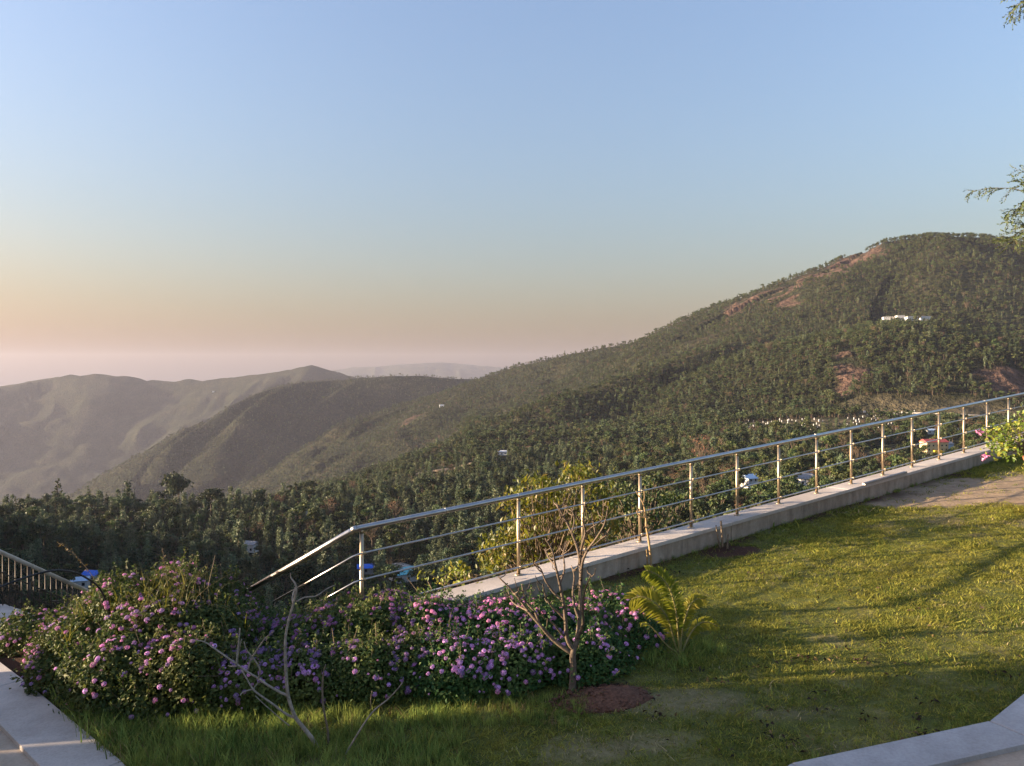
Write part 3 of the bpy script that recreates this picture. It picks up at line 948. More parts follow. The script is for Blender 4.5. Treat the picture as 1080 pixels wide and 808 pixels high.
na1 = noise(nt, 2.2, 5, 0.6, wp); nb1 = noise(nt, 60, 4, 0.7, wp); nc1 = noise(nt, 14, 4, 0.6, wp)
c = ramp(nt, na1, [(0.32, (0.075, 0.085, 0.024)), (0.52, (0.12, 0.13, 0.036)), (0.70, (0.19, 0.17, 0.07))])
c = mixc(nt, 0.75, c, ramp(nt, nb1, [(0.3, (0.35, 0.35, 0.3)), (0.6, (1.2, 1.2, 1.1))]), 'MULTIPLY')
drc = ramp(nt, nc1, [(0.3, (0.13, 0.12, 0.055)), (0.7, (0.25, 0.21, 0.12))])
c = mixc(nt, attr(nt, 'dry'), c, drc)
sdc = ramp(nt, nc1, [(0.3, (0.24, 0.175, 0.11)), (0.7, (0.36, 0.27, 0.18))])
c = mixc(nt, attr(nt, 'sand'), c, sdc)
slc = ramp(nt, nb1, [(0.3, (0.035, 0.018, 0.011)), (0.7, (0.10, 0.052, 0.034))])
c = mixc(nt, attr(nt, 'soil'), c, slc)
surf(nt, out, c, 0.95, 0, bump(nt, nb1, 0.6, 0.015), 0.1)
lawn = tag(link('lawn', np_mesh('lawn', np.stack([LX.ravel(), LY.ravel(), LZ.ravel()], 1), Q, m_lawn, smooth=True, attrs={'sand': sand, 'soil': soil, 'dry': dry})),
           'sloping garden lawn', None, None, 'structure')

# ---- paving
def pave_mat(name, c1, c2, sc=3.0):
    m, nt, out = mat(name)
    wp = worldpos(nt)
    a = noise(nt, sc, 6, 0.62, wp); b_ = noise(nt, 45, 5, 0.7, wp); s_ = noise(nt, 1.2, 3, 0.5, wp)
    c = ramp(nt, a, [(0.35, c1), (0.65, c2)])
    c = mixc(nt, 0.5, c, ramp(nt, b_, [(0.35, (0.72, 0.72, 0.72)), (0.6, (1.08, 1.08, 1.08))]), 'MULTIPLY')
    c = mixc(nt, 0.6, c, ramp(nt, s_, [(0.4, (0.75, 0.72, 0.68)), (0.6, (1.05, 1.05, 1.05))]), 'MULTIPLY')
    surf(nt, out, c, 0.75, 0, bump(nt, b_, 0.25, 0.01), 0.3)
    return m
m_cop = pave_mat('grey_stone_tile', (0.42, 0.375, 0.335), (0.52, 0.47, 0.42))
m_cop2 = pave_mat('pale_stone_tile', (0.33, 0.32, 0.31), (0.42, 0.41, 0.40))
m_patio = pave_mat('sandy_paving', (0.36, 0.28, 0.20), (0.46, 0.37, 0.28))
m_conc = pave_mat('concrete', (0.24, 0.22, 0.20), (0.36, 0.34, 0.31), 2.0)
m_slab = pave_mat('stone_slab', (0.46, 0.41, 0.36), (0.58, 0.52, 0.46), 2.0)

def cop_tile(a, b_, a2, b2, m, label):
    top = [Vector((*p[:2], lawn_z(*p[:2]) + 0.05)) for p in (a, b_, b2, a2)]
    c0 = sum(top, Vector()) / 4
    top = [p + (c0 - p).normalized() * 0.004 for p in top]
    mb = MB()
    ins = [p + (c0 - p).normalized() * 0.008 + Vector((0, 0, 0.004)) for p in top]
    bot = [p - Vector((0, 0, .3)) for p in top]
    V = [tuple(v) for v in ins + top + bot]
    mb.add(V, [(0, 1, 2, 3)] + [(4 + k, 4 + (k + 1) % 4, (k + 1) % 4, k) for k in range(4)] + [(8 + k, 8 + (k + 1) % 4, 4 + (k + 1) % 4, 4 + k) for k in range(4)])
    o = mb.build('edging_slab', [m]); tag(o, label, 'edging slab', 'edging slabs round the lawn')
def off(p, q, w):
    d = Vector((q[0] - p[0], q[1] - p[1])).normalized(); return Vector((d.y, -d.x)) * w
outer = [ground(-170, 575), ground(24, 722), ground(128, 810), Vector((-1.9, 4.72, 0)), Vector((-0.4, 4.35, 0)), Vector((1.0, 4.55, 0)), ground(835, 813), ground(1044, 768), ground(1125, 702), ground(1260, 625)]
outer = [Vector((p[0], p[1])) for p in outer]
inner = []
for k, p in enumerate(outer):
    a = outer[max(k - 1, 0)]; b_ = outer[min(k + 1, len(outer) - 1)]
    inner.append(p + off(a, b_, 0.42 if k < 5 else 0.34))
outer2 = outer
labs = ['left paving slab beyond the joint at the photo edge', 'left paving slab below the joint beside the purple flowers'] + ['edging slab hidden below the frame'] * 4 + ['', 'right paving slab angled up into the bottom right corner', 'right paving slab outside the frame']
for k in range(len(outer) - 1):
    lab = labs[k]
    if k == 6: lab = 'long right paving slab left of the corner joint at the bottom edge'
    cop_tile(outer[k], outer[k + 1], inner[k], inner[k + 1], m_cop if k < 4 else m_cop2, lab or 'edging slab')
poly = [p + (i_ - p) * 0.5 for p, i_ in zip(outer, inner)]
V = [(p.x, p.y, lawn_z(p.x, p.y) + 0.02) for p in poly] + [(p.x * 1.4 - (0 if p.x > 0 else 0), -6 if abs(p.x) < 8 else -2, lawn_z(p.x * 1.4, -6) + 0.0) for p in poly]
n = len(poly)
o = link('patio', np_mesh('patio', V, np.array([(k, k + n, k + n + 1, k + 1) for k in range(n - 1)]), m_patio)); tag(o, 'sandy paved patio along the lawn', None, None, 'structure')
# strip of weeds in the joint of the right paving is part of the grass below
walk = [(-4.9, 7.7, -2.98), (-12, 7.7, -3.2), (-12, 11.7, -3.3), (-8.1, 12.35, -3.53), (-7.4, 14.4, -4.8), (-4.0, 13.5, -4.8), (-3.6, 9.6, -3.7)]
V = walk + [(x, y, z - .5) for x, y, z in walk]
c0 = (-6.2, 10.3, -3.38)
V = V + [c0]
T = [(14, (k + 1) % 7, k) for k in range(7)]
mb = MB(); mb.add(V, T); mb.add(V, [(k, (k + 1) % 7, 7 + (k + 1) % 7, 7 + k) for k in range(7)])
tag(mb.build('walkway', [m_cop]), 'paved walkway going down beside the black railing', None, None, 'structure')

# ---- low wall under the steel railing
m_wall, nt, out = mat('rendered_wall')
wp = worldpos(nt)
a = noise(nt, 1.6, 6, 0.65, wp); b_ = noise(nt, 30, 5, 0.7, wp)
mp = N(nt, 'ShaderNodeMapping'); mp.inputs['Scale'].default_value = (5, 5, 1.2); nt.links.new(wp, mp.inputs['Vector'])
st_ = noise(nt, 1.5, 5, 0.7, mp.outputs[0])
c = ramp(nt, a, [(0.3, (0.27, 0.215, 0.16)), (0.7, (0.42, 0.345, 0.27))])
c = mixc(nt, 0.6, c, ramp(nt, st_, [(0.38, (0.55, 0.52, 0.48)), (0.58, (1.08, 1.08, 1.08))]), 'MULTIPLY')
c = mixc(nt, 0.5, c, ramp(nt, b_, [(0.3, (0.75, 0.75, 0.75)), (0.6, (1.05, 1.05, 1.05))]), 'MULTIPLY')
surf(nt, out, c, 0.85, 0, bump(nt, b_, 0.3, 0.01), 0.25)
kw = empty('low_wall', kerb_pt(5, 0), 'low grey concrete wall carrying the steel railing along the lawn', 'wall')
segs = [-2.25, 0.9, 3.6, 6.55, 9.3, 12.2, 15.0, 19.0, 24.0]
def kbox(mb, t0, t1, w0, w1, z0, z1, m=0):
    V = []
    for t in (t0, t1):
        for w in (w0, w1):
            for dz in (z0, z1):
                V.append(kerb_pt(t, w, dz))
    mb.add(V, [(0, 1, 3, 2), (4, 6, 7, 5), (0, 4, 5, 1), (2, 3, 7, 6), (0, 2, 6, 4), (1, 5, 7, 3)], m)
for t0, t1 in zip(segs[:-1], segs[1:]):
    mb = MB(); kbox(mb, t0 + .006, t1 - .006, -0.195, 0.15, -1.0, -0.045); part('wall', mb.mesh('wall', [m_wall]), kw)
    mb = MB(); kbox(mb, t0 + .003, t1 - .003, -0.215, 0.17, -0.042, 0.0); kbox(mb, t0 + .006, t1 - .006, -0.21, 0.165, 0.0, 0.003)
    part('coping', mb.mesh('coping', [m_slab]), kw)
mb = MB(); kbox(mb, 7.0, 8.35, -0.235, -0.18, 0.006, 0.04)
tag(mb.build('metal_strip', [simple('dull_metal', (.25, .24, .23), (.35, .34, .33), 5, .5, .6)]), 'loose metal strip lying on the front edge of the low wall', 'metal strip')

# ---- steel railing
def steel(name, base, rough):
    m, nt, out = mat(name)
    co = objpos(nt)
    n_ = noise(nt, 9, 5, 0.6, co)
    r = N(nt, 'ShaderNodeMapRange'); r.inputs['To Min'].default_value = rough - .08; r.inputs['To Max'].default_value = rough + .14
    nt.links.new(n_, r.inputs['Value'])
    c = ramp(nt, n_, [(0.3, tuple(b * .72 for b in base)), (0.65, base)])
    surf(nt, out, c, r.outputs[0], 1.0, None, 0.5)
    return m
m_steel = steel('brushed_steel', (0.52, 0.50, 0.47), 0.30)
m_post = steel('steel_post', (0.52, 0.42, 0.29), 0.45)
rl = empty('steel_railing', kerb_pt(0, 0), 'shiny steel railing with three rods on the low wall', 'railing')
ts = [-2.01] + list(range(0, 21))
HH = [0.945, 0.69, 0.415, 0.11]
E0 = kerb_pt(-2.01, 0); E0b = kerb_pt(-2.09, 0)
down = np.array([-2.93, 8.42, 0]) - np.array([E0b[0], E0b[1], 0]); down[2] = -0.79
post_gap = 1.0
for t in ts:
    mb = MB(); b_ = kerb_pt(t, 0.02)
    mb.tube([b_ + (0, 0, -.0 if t >= 0 else -.4), b_ + (0, 0, HH[0] - .045)], 0.0215, 14)
    mb.tube([b_ + (0, 0, HH[0] - .055), b_ + (0, 0, HH[0] - .01)], [0.027, 0.012], 10)
    po = part('post', mb.mesh('post', [m_post]), rl)
    mb = MB(); mb.tube([b_ + (0, 0, .001), b_ + (0, 0, .012), b_ + (0, 0, .02)], [0.05, 0.05, 0.028], 14); part('base_plate', mb.mesh('base_plate', [m_post]), po).location = (0, 0, 0)
    mb = MB()
    for h in HH[1:]:
        c_ = b_ + (0, 0, h); mb.tube([c_ - np.append(KN, 0) * .055 - (0, 0, 0), c_ + (0, 0, 0)], 0.011, 8)
        mb.tube([c_ - np.append(KN, 0) * .05 - np.append(KD, KSL) * .02, c_ - np.append(KN, 0) * .05 + np.append(KD, KSL) * .02], 0.0165, 8)
    part('rod_clamp', mb.mesh('rod_clamp', [m_post]), po).location = (0, 0, 0)
eb = E0b + down
mb = MB(); mb.tube([eb + (0.02, .02, -.9), eb + (0.02, .02, .86)], .0235, 12); part('post', mb.mesh('post', [m_post]), rl)
for k, h in enumerate(HH):
    w = 0.02 if k == 0 else -0.03
    dl = down * (1.0 if k == 0 else 0.72 if k == 1 else 0.5)
    a_ = kerb_pt(-2.09, w, h)
    path = [a_ + dl, a_ + dl * 0.04, a_ + np.append(KD, KSL) * .05, kerb_pt(4, w, h), kerb_pt(11, w, h), kerb_pt(20.3, w, h)]
    if k == 3: path = [kerb_pt(-1.4, w, h), kerb_pt(4, w, h), kerb_pt(11, w, h), kerb_pt(20.3, w, h)]
    mb = MB(); mb.tube(path, 0.031 if k == 0 else 0.0105, 16 if k == 0 else 8)
    if k == 0:
        for t in (-1.0, 0.0, 5.97, 11.9): mb.tube([kerb_pt(t - .012, w, h), kerb_pt(t + .012, w, h)], 0.0335, 16)
        mb.tube([a_ - (0.028, 0, .012), a_ + (0.028, 0, .006)], 0.034, 16)
    part('handrail' if k == 0 else 'rod', mb.mesh('rail', [m_steel]), rl)

# ---- black railing on the left
m_black = simple('dark_painted_iron', (0.035, 0.028, 0.022), (0.09, 0.07, 0.05), 12, 0.5, 0.2)
m_rail2 = simple('sunlit_rail', (0.34, 0.29, 0.22), (0.52, 0.46, 0.37), 8, 0.42, 0.25)  # golden sunlight on the handrail is put into its pale colour
A = np.array(P(0, 582, 12.2)); B = np.array(P(100, 627, 14.0)); D = B - A
br = empty('black_railing', A + D * .3 - (0, 0, .9), 'dark iron railing with a pale handrail and thin bars beside the walkway', 'railing')
t0, t1 = -0.9, 1.25
mb = MB(); mb.tube([A + D * t0, A + D * t1], 0.034, 10); part('handrail', mb.mesh('handrail', [m_rail2]), br)
mb = MB()
for h in (.32, .52, .86): mb.tube([A + D * t0 - (0, 0, h), A + D * t1 - (0, 0, h)], .011, 6)
rg = np.random.default_rng(3)
for k in range(16):
    t = t0 + .1 + k * .135; h = (.32, .42, .24)[k % 3]
    mb.box(A + D * t - (0, 0, h), (.10, .02, .02)); mb.box(A + D * t - (0, 0, h + .05), (.02, .02, .1)); mb.box(A + D * (t + .03) - (0, 0, h + .05), (.02, .02, .1))
part('crossbar', mb.mesh('crossbar', [m_black]), br)
nb = 36
for k in range(nb):
    t = t0 + (t1 - t0) * (k + .5) / nb
    mb = MB(); p_ = A + D * t; mb.tube([p_ - (0, 0, .03), p_ - (0, 0, .90)], .0095, 6); part('bar', mb.mesh('bar', [m_black]), br)
for t in (-.7, .28, 1.2):
    mb = MB(); p_ = A + D * t; mb.tube([p_ - (0, 0, .03), p_ - (0, 0, 1.05)], .024, 8); part('post', mb.mesh('post', [m_black]), br)
# black hose
hp = [P(-60, 640, 6.0), P(0, 619, 6.4), P(30, 608, 6.6), P(55, 602, 6.8), P(75, 603, 7.0), P(90, 609, 7.2), P(106, 622, 7.4), P(116, 650, 7.5), P(120, 700, 7.5)]
pp, r_ = smooth_path(hp, [.009] * len(hp))
mb = MB(); mb.tube(pp, r_, 8); tag(mb.build('hose', [simple('black_rubber', (.012, .012, .013), (.03, .03, .03), 9, .5)]), 'thin black hose arching in front of the dark railing', 'hose')

house(Vector((-10.2, 1.03, -3.25)), 5.4, 10.0, 2.5, 0.8, m_cream, m_greyroof, 0.0, 'single storey lodge, added unseen to shade the foreground', 'shade_block', 'shade_block', nwin=2, flat=True)  # unseen building added to cast shade across the foreground

gw = MB(); gw.box((-7.45, 6.95, -3.0), (.22, 1.6, 1.7)); gw.box((-7.45, 6.95, -2.12), (.3, 1.68, .06))  # unseen low wall added to keep the sun off the left paving
tag(gw.build('shade_wall', [m_wall]), 'short rendered wall, added to shade the paving, beside the lodge, outside the frame', 'wall')

# ---- leaf and flower materials
m_lant = leafmat('lantana_leaves', (0.040, 0.088, 0.024), (0.075, 0.145, 0.038), (0.155, 0.20, 0.05), 0.3, 0.6, 1.6)
m_twig = simple('twig_bark', (0.12, 0.09, 0.06), (0.24, 0.18, 0.12), 30, 0.85, bmp=.4)
m_dead = simple('dead_grey_wood', (0.20, 0.165, 0.13), (0.40, 0.34, 0.27), 26, 0.85, bmp=.5)
m_trunk = simple('garden_tree_bark', (0.085, 0.062, 0.045), (0.20, 0.15, 0.105), 22, 0.85, bmp=.6)
m_flow = leafmat('lilac_petals', (0.60, 0.25, 0.66), (0.76, 0.38, 0.78), (0.86, 0.58, 0.86), 0.3, 0.6)
m_pink = leafmat('pink_petals', (0.72, 0.20, 0.48), (0.84, 0.34, 0.62), (0.90, 0.52, 0.70), 0.3, 0.6)
m_dryg = leafmat('dry_grass_blades', (0.16, 0.13, 0.045), (0.26, 0.20, 0.075), (0.36, 0.28, 0.12), 0.3, 0.7)

def head_mesh(m, seed):
    rg = np.random.default_rng(seed); V = []; Fq = []
    n = 26
    for k in range(n):
        f = (k + .5) / n; th = math.acos(1 - f * 1.05); ph = k * 2.39996
        d = np.array([math.sin(th) * math.cos(ph), math.sin(th) * math.sin(ph), math.cos(th)])
        d = d + rg.normal(0, .08, 3); d /= np.linalg.norm(d)
        c0 = d * 0.0195 * rg.uniform(.85, 1.1) * np.array([1, 1, .72])
        a = np.cross(d, (0.3, .5, .8)); a /= np.linalg.norm(a); b_ = np.cross(d, a)
        for q in range(4):
            an = q * math.pi / 2 + rg.uniform(0, .4); an2 = an + .75
            base = len(V); r = .0062 * rg.uniform(.8, 1.2)
            V += [c0, c0 + (a * math.cos(an) + b_ * math.sin(an)) * r, c0 + (a * math.cos((an + an2) / 2) + b_ * math.sin((an + an2) / 2)) * r * 1.25 + d * .001, c0 + (a * math.cos(an2) + b_ * math.sin(an2)) * r]
            Fq.append((base, base + 1, base + 2, base + 3))
    return np.array(V), np.array(Fq)
HEADS = [head_mesh(None, 40 + k) for k in range(4)]
HM = [np_mesh('flower_head', V, Fq, m_flow) for V, Fq in HEADS] + [np_mesh('flower_head', V, Fq, m_pink) for V, Fq in HEADS]

def leaves(C, Nrm, size, rg, fold=0.35, elong=1.7, droop=0.0):
    """pointed leaf of two folded halves at each C facing Nrm"""
    n = len(C)
    t = rg.normal(size=(n, 3)); t[:, 2] -= droop
    t -= (t * Nrm).sum(1)[:, None] * Nrm; t /= np.linalg.norm(t, axis=1)[:, None] + 1e-9
    b_ = np.cross(Nrm, t)
    s = (size * rg.uniform(.6, 1.35, n))[:, None]
    base = C - t * s * elong * .5; tip = C + t * s * elong * .5 - Nrm * s * .25
    l = C + b_ * s * .5 + Nrm * s * fold * .5; r = C - b_ * s * .5 + Nrm * s * fold * .5
    V = np.stack([base, r, tip, l], 1).reshape(-1, 3)
    k = np.arange(n)[:, None] * 4
    T = np.concatenate([k + [0, 1, 2], k + [0, 2, 3]], 0)
    return V, T

def in_bush(Pn, Cs, Rs, shrink=0.9):
    ins = np.zeros(len(Pn), bool)
    for c_, r in zip(Cs, Rs):
        ins |= (((Pn - c_) / r) ** 2).sum(1) < shrink
    return ins

def make_bush(label, cols, seed, nleaf, nflow, pinkfrac, leafsize=.030, sprigs=260):
    """cols: list of (px, top_y, base_y, depth)"""
    rg = np.random.default_rng(seed)
    Cs, Rs = [], []
    for px, ty, by, dep in cols:
        g0 = ground(px, by)
        Yf = g0.y + 0.22
        nrow = max(2, int(dep / 0.38))
        for r in range(nrow):
            Yc = Yf + (dep - .3) * r / (nrow - 1)
            f = r / (nrow - 1)
            xx = (px - CX) / F * Yc + rg.normal(0, .07)
            ztop = -(ty - CY) / F * Yc
            zg = lawn_z(xx, Yc)
            full = ztop - zg
            hgt_ = max(.3, full * (0.55 + .45 * min(1, f * 1.5)) * rg.uniform(.88, 1.0))
            z = zg + .12
            while True:
                rad_ = rg.uniform(.22, .32)
                zc = min(z, zg + hgt_ - rad_)
                Cs.append((xx + rg.normal(0, .05), Yc + rg.normal(0, .05), zc)); Rs.append((rad_ * 1.1, rad_ * 1.1, rad_))
                if zc < z: break
                z += .22
    Cs = np.array(Cs); Rs = np.array(Rs)
    # leaves just inside the outer surface, fewer deep inside
    base = ground(cols[len(cols) // 2][0], cols[len(cols) // 2][2]); base.y += .5
    base.z = lawn_z(base.x, base.y)
    root = empty('flowering_bush', base, label, 'bush', 'lilac flowering bushes beside the lawn')
    k = rg.integers(0, len(Cs), nleaf * 3)
    d = rg.normal(size=(len(k), 3)); d /= np.linalg.norm(d, axis=1)[:, None]
    rr_ = 1 - np.abs(rg.normal(0, .10, len(k))) + (rg.random(len(k)) < .06) * rg.uniform(0, .45, len(k))
    C = Cs[k] + d * Rs[k] * rr_[:, None]
    ok_ = ~in_bush(C, Cs, Rs, .72) & (C[:, 2] > lawn_z(C[:, 0], C[:, 1]))
    C = C[ok_][:nleaf]; d = d[ok_][:nleaf]
    nn = d * .8 + rg.normal(0, .55, C.shape) + (0, 0, .55); nn /= np.linalg.norm(nn, axis=1)[:, None]
    V, T = leaves(C, nn, np.full(len(C), leafsize), rg)
    # inner leaves
    k2 = rg.integers(0, len(Cs), nleaf // 4)
    d2 = rg.normal(size=(len(k2), 3)); d2 /= np.linalg.norm(d2, axis=1)[:, None]
    C2 = Cs[k2] + d2 * Rs[k2] * rg.uniform(.3, .9, (len(k2), 1)); C2 = C2[C2[:, 2] > lawn_z(C2[:, 0], C2[:, 1])]
    n2 = rg.normal(size=C2.shape); n2 /= np.linalg.norm(n2, axis=1)[:, None]
    V2, T2 = leaves(C2, n2, np.full(len(C2), leafsize * 1.5), rg)
    # sprigs standing out of the surface
    SC_, SN_ = [], []
    sm = MB()
    k3 = rg.integers(0, len(Cs), sprigs * 4); d3 = rg.normal(size=(len(k3), 3)); d3[:, 2] += .8; d3 /= np.linalg.norm(d3, axis=1)[:, None]
    S3 = Cs[k3] + d3 * Rs[k3] * .95
    ok3 = ~in_bush(S3, Cs, Rs, .86); S3 = S3[ok3][:sprigs]; d3 = d3[ok3][:sprigs]
    for p_, dd in zip(S3, d3):
        L_ = rg.uniform(.06, .20); dd = dd * .6 + (rg.normal(0, .3), rg.normal(0, .3), .6); dd /= np.linalg.norm(dd)
        e_ = p_ + dd * L_; sm.tube([p_ - dd * .05, p_ + dd * L_ * .5 + rg.normal(0, .006, 3), e_], [.003, .0022, .001], 4, cap=False)
        for j in range(int(L_ / .012)):
            f_ = rg.random() ** .7; SC_.append(p_ + dd * L_ * f_ + rg.normal(0, .012, 3)); v = rg.normal(0, .6, 3) + (0, 0, .5); SN_.append(v / np.linalg.norm(v))
    Vs, Ts = leaves(np.array(SC_), np.array(SN_), np.full(len(SC_), leafsize * .95), rg)
    part('foliage', np_mesh('foliage', np.concatenate([V, V2, Vs]), np.concatenate([T, T2 + len(V), Ts + len(V) + len(V2)]), m_lant), root)
    # stems
    mb = sm
    for j in range(55):
        q = rg.integers(0, len(Cs)); c_ = Cs[q]
        g0 = np.array([c_[0] + rg.normal(0, .12), c_[1] + rg.normal(0, .1), 0]); g0[2] = lawn_z(g0[0], g0[1])
        e = c_ + rg.normal(0, .6, 3) * Rs[q] + (0, 0, Rs[q][2] * rg.uniform(.3, 1.1))
        mI = (g0 + e) / 2 + rg.normal(0, .05, 3)
        pp, r_ = smooth_path([g0, mI, e], [.008, .005, .002], 3); mb.tube(pp, r_, 4, cap=False)
    part('stems', mb.mesh('stems', [m_twig]), root)
    # flower heads on the side towards the light and the lawn
    k = rg.integers(0, len(Cs), nflow * 14)
    d = rg.normal(size=(len(k), 3)); d[:, 1] -= .55; d[:, 2] += .65; d /= np.linalg.norm(d, axis=1)[:, None]
    C = Cs[k] + d * Rs[k] * rg.uniform(1.02, 1.12, (len(k), 1))
    cl = fbm(C[:, 0] * 3.1 + C[:, 1], C[:, 2] * 4, 2, seed + 5)
    ok_ = ~in_bush(C, Cs, Rs, .97) & (C[:, 2] > lawn_z(C[:, 0], C[:, 1]) + .06) & (rg.random(len(C)) < np.clip((cl - .28) * 2.6, .16, 1))
    C = C[ok_][:nflow]; d = d[ok_][:nflow]
    order_ = np.argsort(C[:, 1])
    extraV, extraF = [], []; nE = 0
    top_z = np.array([Cs[:, 2].max()])[0]
    for i_, q in enumerate(order_):
        pos = C[q]; tilt = d[q] * (1, 1, .8) + (0, 0, .6)
        px_, py_ = px_of(pos[0], pos[1], pos[2])
        # the topmost heads, which stand in the sun, are the pinker ones
        colf = np.interp(px_, [c_[0] for c_ in cols], [c_[1] for c_ in cols])
        pink = rg.random() < (0.75 if py_ < colf + 26 else pinkfrac)
        mi = (4 if pink else 0) + int(rg.integers(0, 4)); s = rg.choice([rg.uniform(.4, .7), rg.uniform(.7, 1.05), rg.uniform(.9, 1.25)])
        rot = Vector(tilt).to_track_quat('Z', 'Y')
        if i_ < 100:
            o = link('flower_head', HM[mi], root); o.location = Vector(pos) - Vector(root.location)
            o.rotation_mode = 'QUATERNION'; o.rotation_quaternion = rot; o.scale = (s, s, s)
        else:
            V_, F_ = HEADS[mi % 4]
            Rm = np.array(rot.to_matrix())
            extraV.append((V_ * s) @ Rm.T + pos); extraF.append((F_ + nE, mi // 4)); nE += len(V_)
    if extraV:
        mi_ = np.concatenate([np.full(len(f), m_) for f, m_ in extraF])
        o = part('flower_heads', np_mesh('flower_heads', np.concatenate(extraV), np.concatenate([f for f, m_ in extraF]), [m_flow, m_pink], mi_), root)
        o['kind'] = 'stuff'
    return root, Cs, Rs

bl = make_bush('loose flowering bush mixed with tall dry weeds at the left',
    [(30, 684, 690, .6), (54, 660, 708, 1.1), (80, 640, 730, 1.5), (105, 616, 752, 1.7), (132, 606, 762, 1.7), (160, 612, 760, 1.7), (188, 594, 758, 1.7), (215, 606, 757, 1.7), (240, 622, 755, 1.6)],
    11, 75000, 480, .45, .024, 480)
bm = make_bush('dense dark bush thick with lilac flowers behind the grey dead branch',
    [(262, 642, 752, 1.4), (284, 645, 750, 1.4), (308, 645, 748, 1.4), (332, 640, 745, 1.4), (356, 632, 743, 1.45), (380, 626, 742, 1.5), (404, 622, 741, 1.5), (428, 624, 740, 1.5)],
    12, 60000, 900, .12, .021, 340)
brt = make_bush('dense dark lilac flowering bush around the leafless tree',
    [(450, 628, 740, 1.4), (474, 632, 738, 1.4), (498, 634, 736, 1.3), (522, 634, 734, 1.3), (546, 632, 731, 1.3), (570, 630, 727, 1.35), (594, 628, 722, 1.4), (618, 634, 712, 1.4), (640, 646, 702, 1.2), (655, 660, 690, .8)],
    13, 66000, 780, .08, .021, 340)

# ---- bushes' tall weeds
def blade_pts(base, h, lean, n=4):
    return [base + np.array([lean[0] * (k / n) ** 1.8, lean[1] * (k / n) ** 1.8, h * (k / n) * (1 - .12 * k / n)]) for k in range(n + 1)]
def blades(mb_list, base, h, lean, w, rg):
    n = 4; pts = blade_pts(base, h, lean, n)
    s = np.array([-lean[1], lean[0], 0]); nl = np.linalg.norm(s); s = s / nl if nl > 1e-6 else np.array([1., 0, 0])
    a = rg.uniform(-1.2, 1.2); s = np.array([s[0] * math.cos(a) - s[1] * math.sin(a), s[0] * math.sin(a) + s[1] * math.cos(a), 0])
    V, Fq = mb_list; b0 = len(V)
    for k, p in enumerate(pts):
        ww = w * (1 - (k / n) ** 2 * .95) / 2
        V.append(p - s * ww); V.append(p + s * ww)
    for k in range(n): Fq.append((b0 + 2 * k, b0 + 2 * k + 1, b0 + 2 * k + 3, b0 + 2 * k + 2))
rgw = np.random.default_rng(77)
V_, F_ = [], []
clx = [(rgw.normal(185, 45), rgw.uniform(7.0, 8.5)) for _ in range(46)] + [(rgw.uniform(40, 120), rgw.uniform(7.1, 8.3)) for _ in range(12)]
for k in range(600):
    cpx, Yb = clx[rgw.integers(0, len(clx))]
    px = cpx + rgw.normal(0, 6); Yb = Yb + rgw.normal(0, .05)
    if px < 25 or px > 262: continue
    top = np.interp(px, [0, 60, 100, 150, 190, 230, 260], [655, 648, 612, 602, 590, 606, 634]) + abs(rgw.normal(0, 20)) - 4
    x = (px - CX) / F * Yb; zt = -(top - CY) / F * Yb; zb = lawn_z(x, Yb)
    h = rgw.uniform(.12, .5); b0 = np.array([x, Yb, max(zt - h, zb)])
    blades((V_, F_), b0, zt - b0[2], rgw.normal(0, .17, 2), rgw.uniform(.003, .010), rgw)
m_weed = leafmat('weed_stems', (0.06, 0.07, 0.02), (0.13, 0.11, 0.035), (0.26, 0.19, 0.08), 0.35, 0.6)
o = link('weeds', np_mesh('weeds', np.array(V_), np.array(F_), m_weed)); tag(o, 'tall dry weeds growing through the left bush', None, None, 'stuff')
# arching dead stalk with seed heads
sp = [P(108, 640, 7.4), P(100, 612, 7.4), P(85, 592, 7.4), P(73, 580, 7.4), P(62, 573, 7.4)]
pp, r_ = smooth_path(sp, [.004, .003, .0025, .002, .0015]); mb = MB(); mb.tube(pp, r_, 5)
C = []
for p in pp[6:]:
    for q in range(3): C.append(np.array(p) + rgw.normal(0, .013, 3))
V2, F2 = cards(np.array(C), .012, rgw); mb.add(V2, F2, 1)
tag(mb.build('dead_stalk', [m_twig, m_dryg]), 'arching dry stalk with seed heads above the left bush', 'stalk')
sp = [P(180, 640, 7.6), P(176, 610, 7.6), P(174, 595, 7.6), P(171, 578, 7.6)]
pp, r_ = smooth_path(sp, [.004, .003, .003, .002]); mb = MB(); mb.tube(pp, r_, 5); V2, F2 = cards(np.array([np.array(p) + rgw.normal(0, .012, 3) for p in pp[5:] for _ in range(2)]), .011, rgw); mb.add(V2, F2, 1)
tag(mb.build('dead_stalk', [m_twig, m_dryg]), 'upright dry stalk at the top of the left bush', 'stalk')

